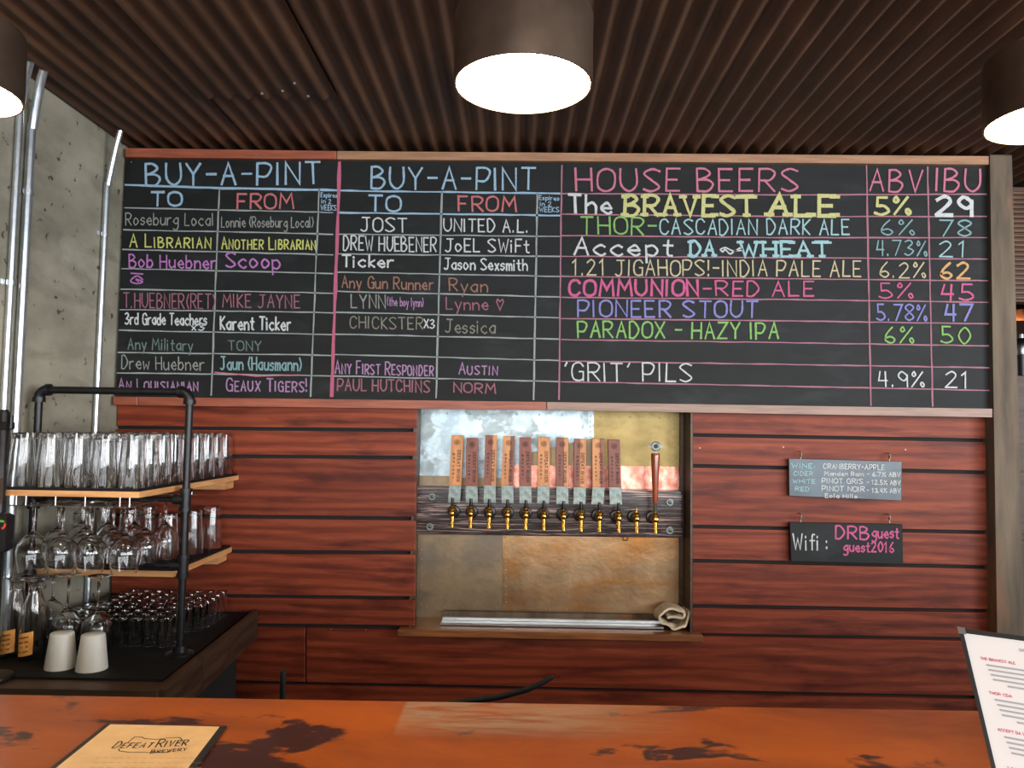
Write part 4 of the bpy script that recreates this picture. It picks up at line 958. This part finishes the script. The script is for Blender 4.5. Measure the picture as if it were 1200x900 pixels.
sheet_ = pan(TL+ux_*.0045+dn*.0055, Wm-.009, Hm-.0105, 0, .0008).build('menu_sheet', M['paper'], sm)
def on(a, b): return TL+ux_*a+dn*b+nn_*.0012
def wtxt(t, a, b, w_, h_, m, wd): write3(sheet_, t, on(a,b), ux_, -dn, w_, h_, m, wd)
ys4 = (.034,.072,.111,.150)
for t, y, w_ in zip(('THE BRAVEST ALE','THOR CDA','ACCEPT DA WHEAT','1.21 JIGAHOPS IPA'), ys4, (.034,.022,.036,.04)): wtxt(t, .016, y, w_, .0028, M['redink'], .0006)
fp = MB()
for y in ys4:
    for j in range(5):
        a = .021+.001*j
        while a < (.115 if j < 4 else .07):
            w_ = random.uniform(.003,.008); ribbon(fp, [(a+(.012 if j==4 else 0), y+.0055+j*.0052), (a+w_+(.012 if j==4 else 0), y+.0055+j*.0052)], .0021, on, 0); a += w_+.0015
fp.build('fine_print', M['greyink'], sheet_)
wtxt('DRAFT BEERS', .058, .018, .03, .003, M['greyink'], .0006)
st_ = BLp+ux_*Wm*.5+Vector((0,.10,0)); top_ = TL.lerp(BLp,.35)+ux_*Wm*.5-nn_*.003; hw = ux_*.03
st_ = Vector((st_.x, st_.y, ZBAR+.001)); MB().hexa([st_-hw, st_+hw, st_+hw+Vector((0,.003,0)), st_-hw+Vector((0,.003,0)), top_-hw, top_+hw, top_+hw+Vector((0,.003,0)), top_-hw+Vector((0,.003,0))]).build('easel_leg', M['leather'], sm)

# ============================================================ things seen past the post
ysh = 4.0; zc = at(1195,440,ysh).z; xa_ = at(1183,440,ysh).x
cb = thing('side_cabinet', (xa_+.5,ysh+.2,0), 'tall black cabinet seen in the gap right of the wooden post', 'cabinet')
MB().bbox((xa_,ysh,0),(xa_+.9,ysh+.4,zc)).build('cabinet_body', M['darkwood'], cb)
for k in range(3): MB().bbox((xa_+.02,ysh-.012,.3+k*.35),(xa_+.88,ysh,.62+k*.35)).build('drawer_front', M['darkwood'], cb)
p = at(1198,432,ysh+.15); 
sh = thing('steel_shaker', (p.x,ysh+.15,zc), 'polished steel canister on the black cabinet right of the post', 'canister')
MB().lathe([(.0001,0),(.045,0),(.046,.03),(.052,.12),(.0001,.12)], (p.x,ysh+.15,zc), 24).build('canister_body', M['blackplastic'], sh)
MB().lathe([(.054,.12),(.056,.125),(.056,.17),(.05,.185),(.03,.21),(.012,.215),(.012,.235),(.0001,.237)], (p.x,ysh+.15,zc), 24).build('canister_lid', M['steel'], sh)
p = at(1215,352,4.4); cp = thing('copper_pendant', (p.x,4.4,p.z), 'large copper dome lamp shade seen right of the post', 'lamp')
MB().lathe([(.26,-.08),(.25,-.02),(.20,.08),(.10,.15),(.02,.17),(.02,.20),(.0001,.2)], (p.x,4.4,p.z), 40).build('shade', M['copperpot'], cp)
MB().tube([(p.x,4.4,p.z+.2),(p.x,4.4,ZC+.03)], .006, 8).build('cord', M['blackplastic'], cp)
for o in bpy.data.objects:
    if '_w' in o: del o['_w']
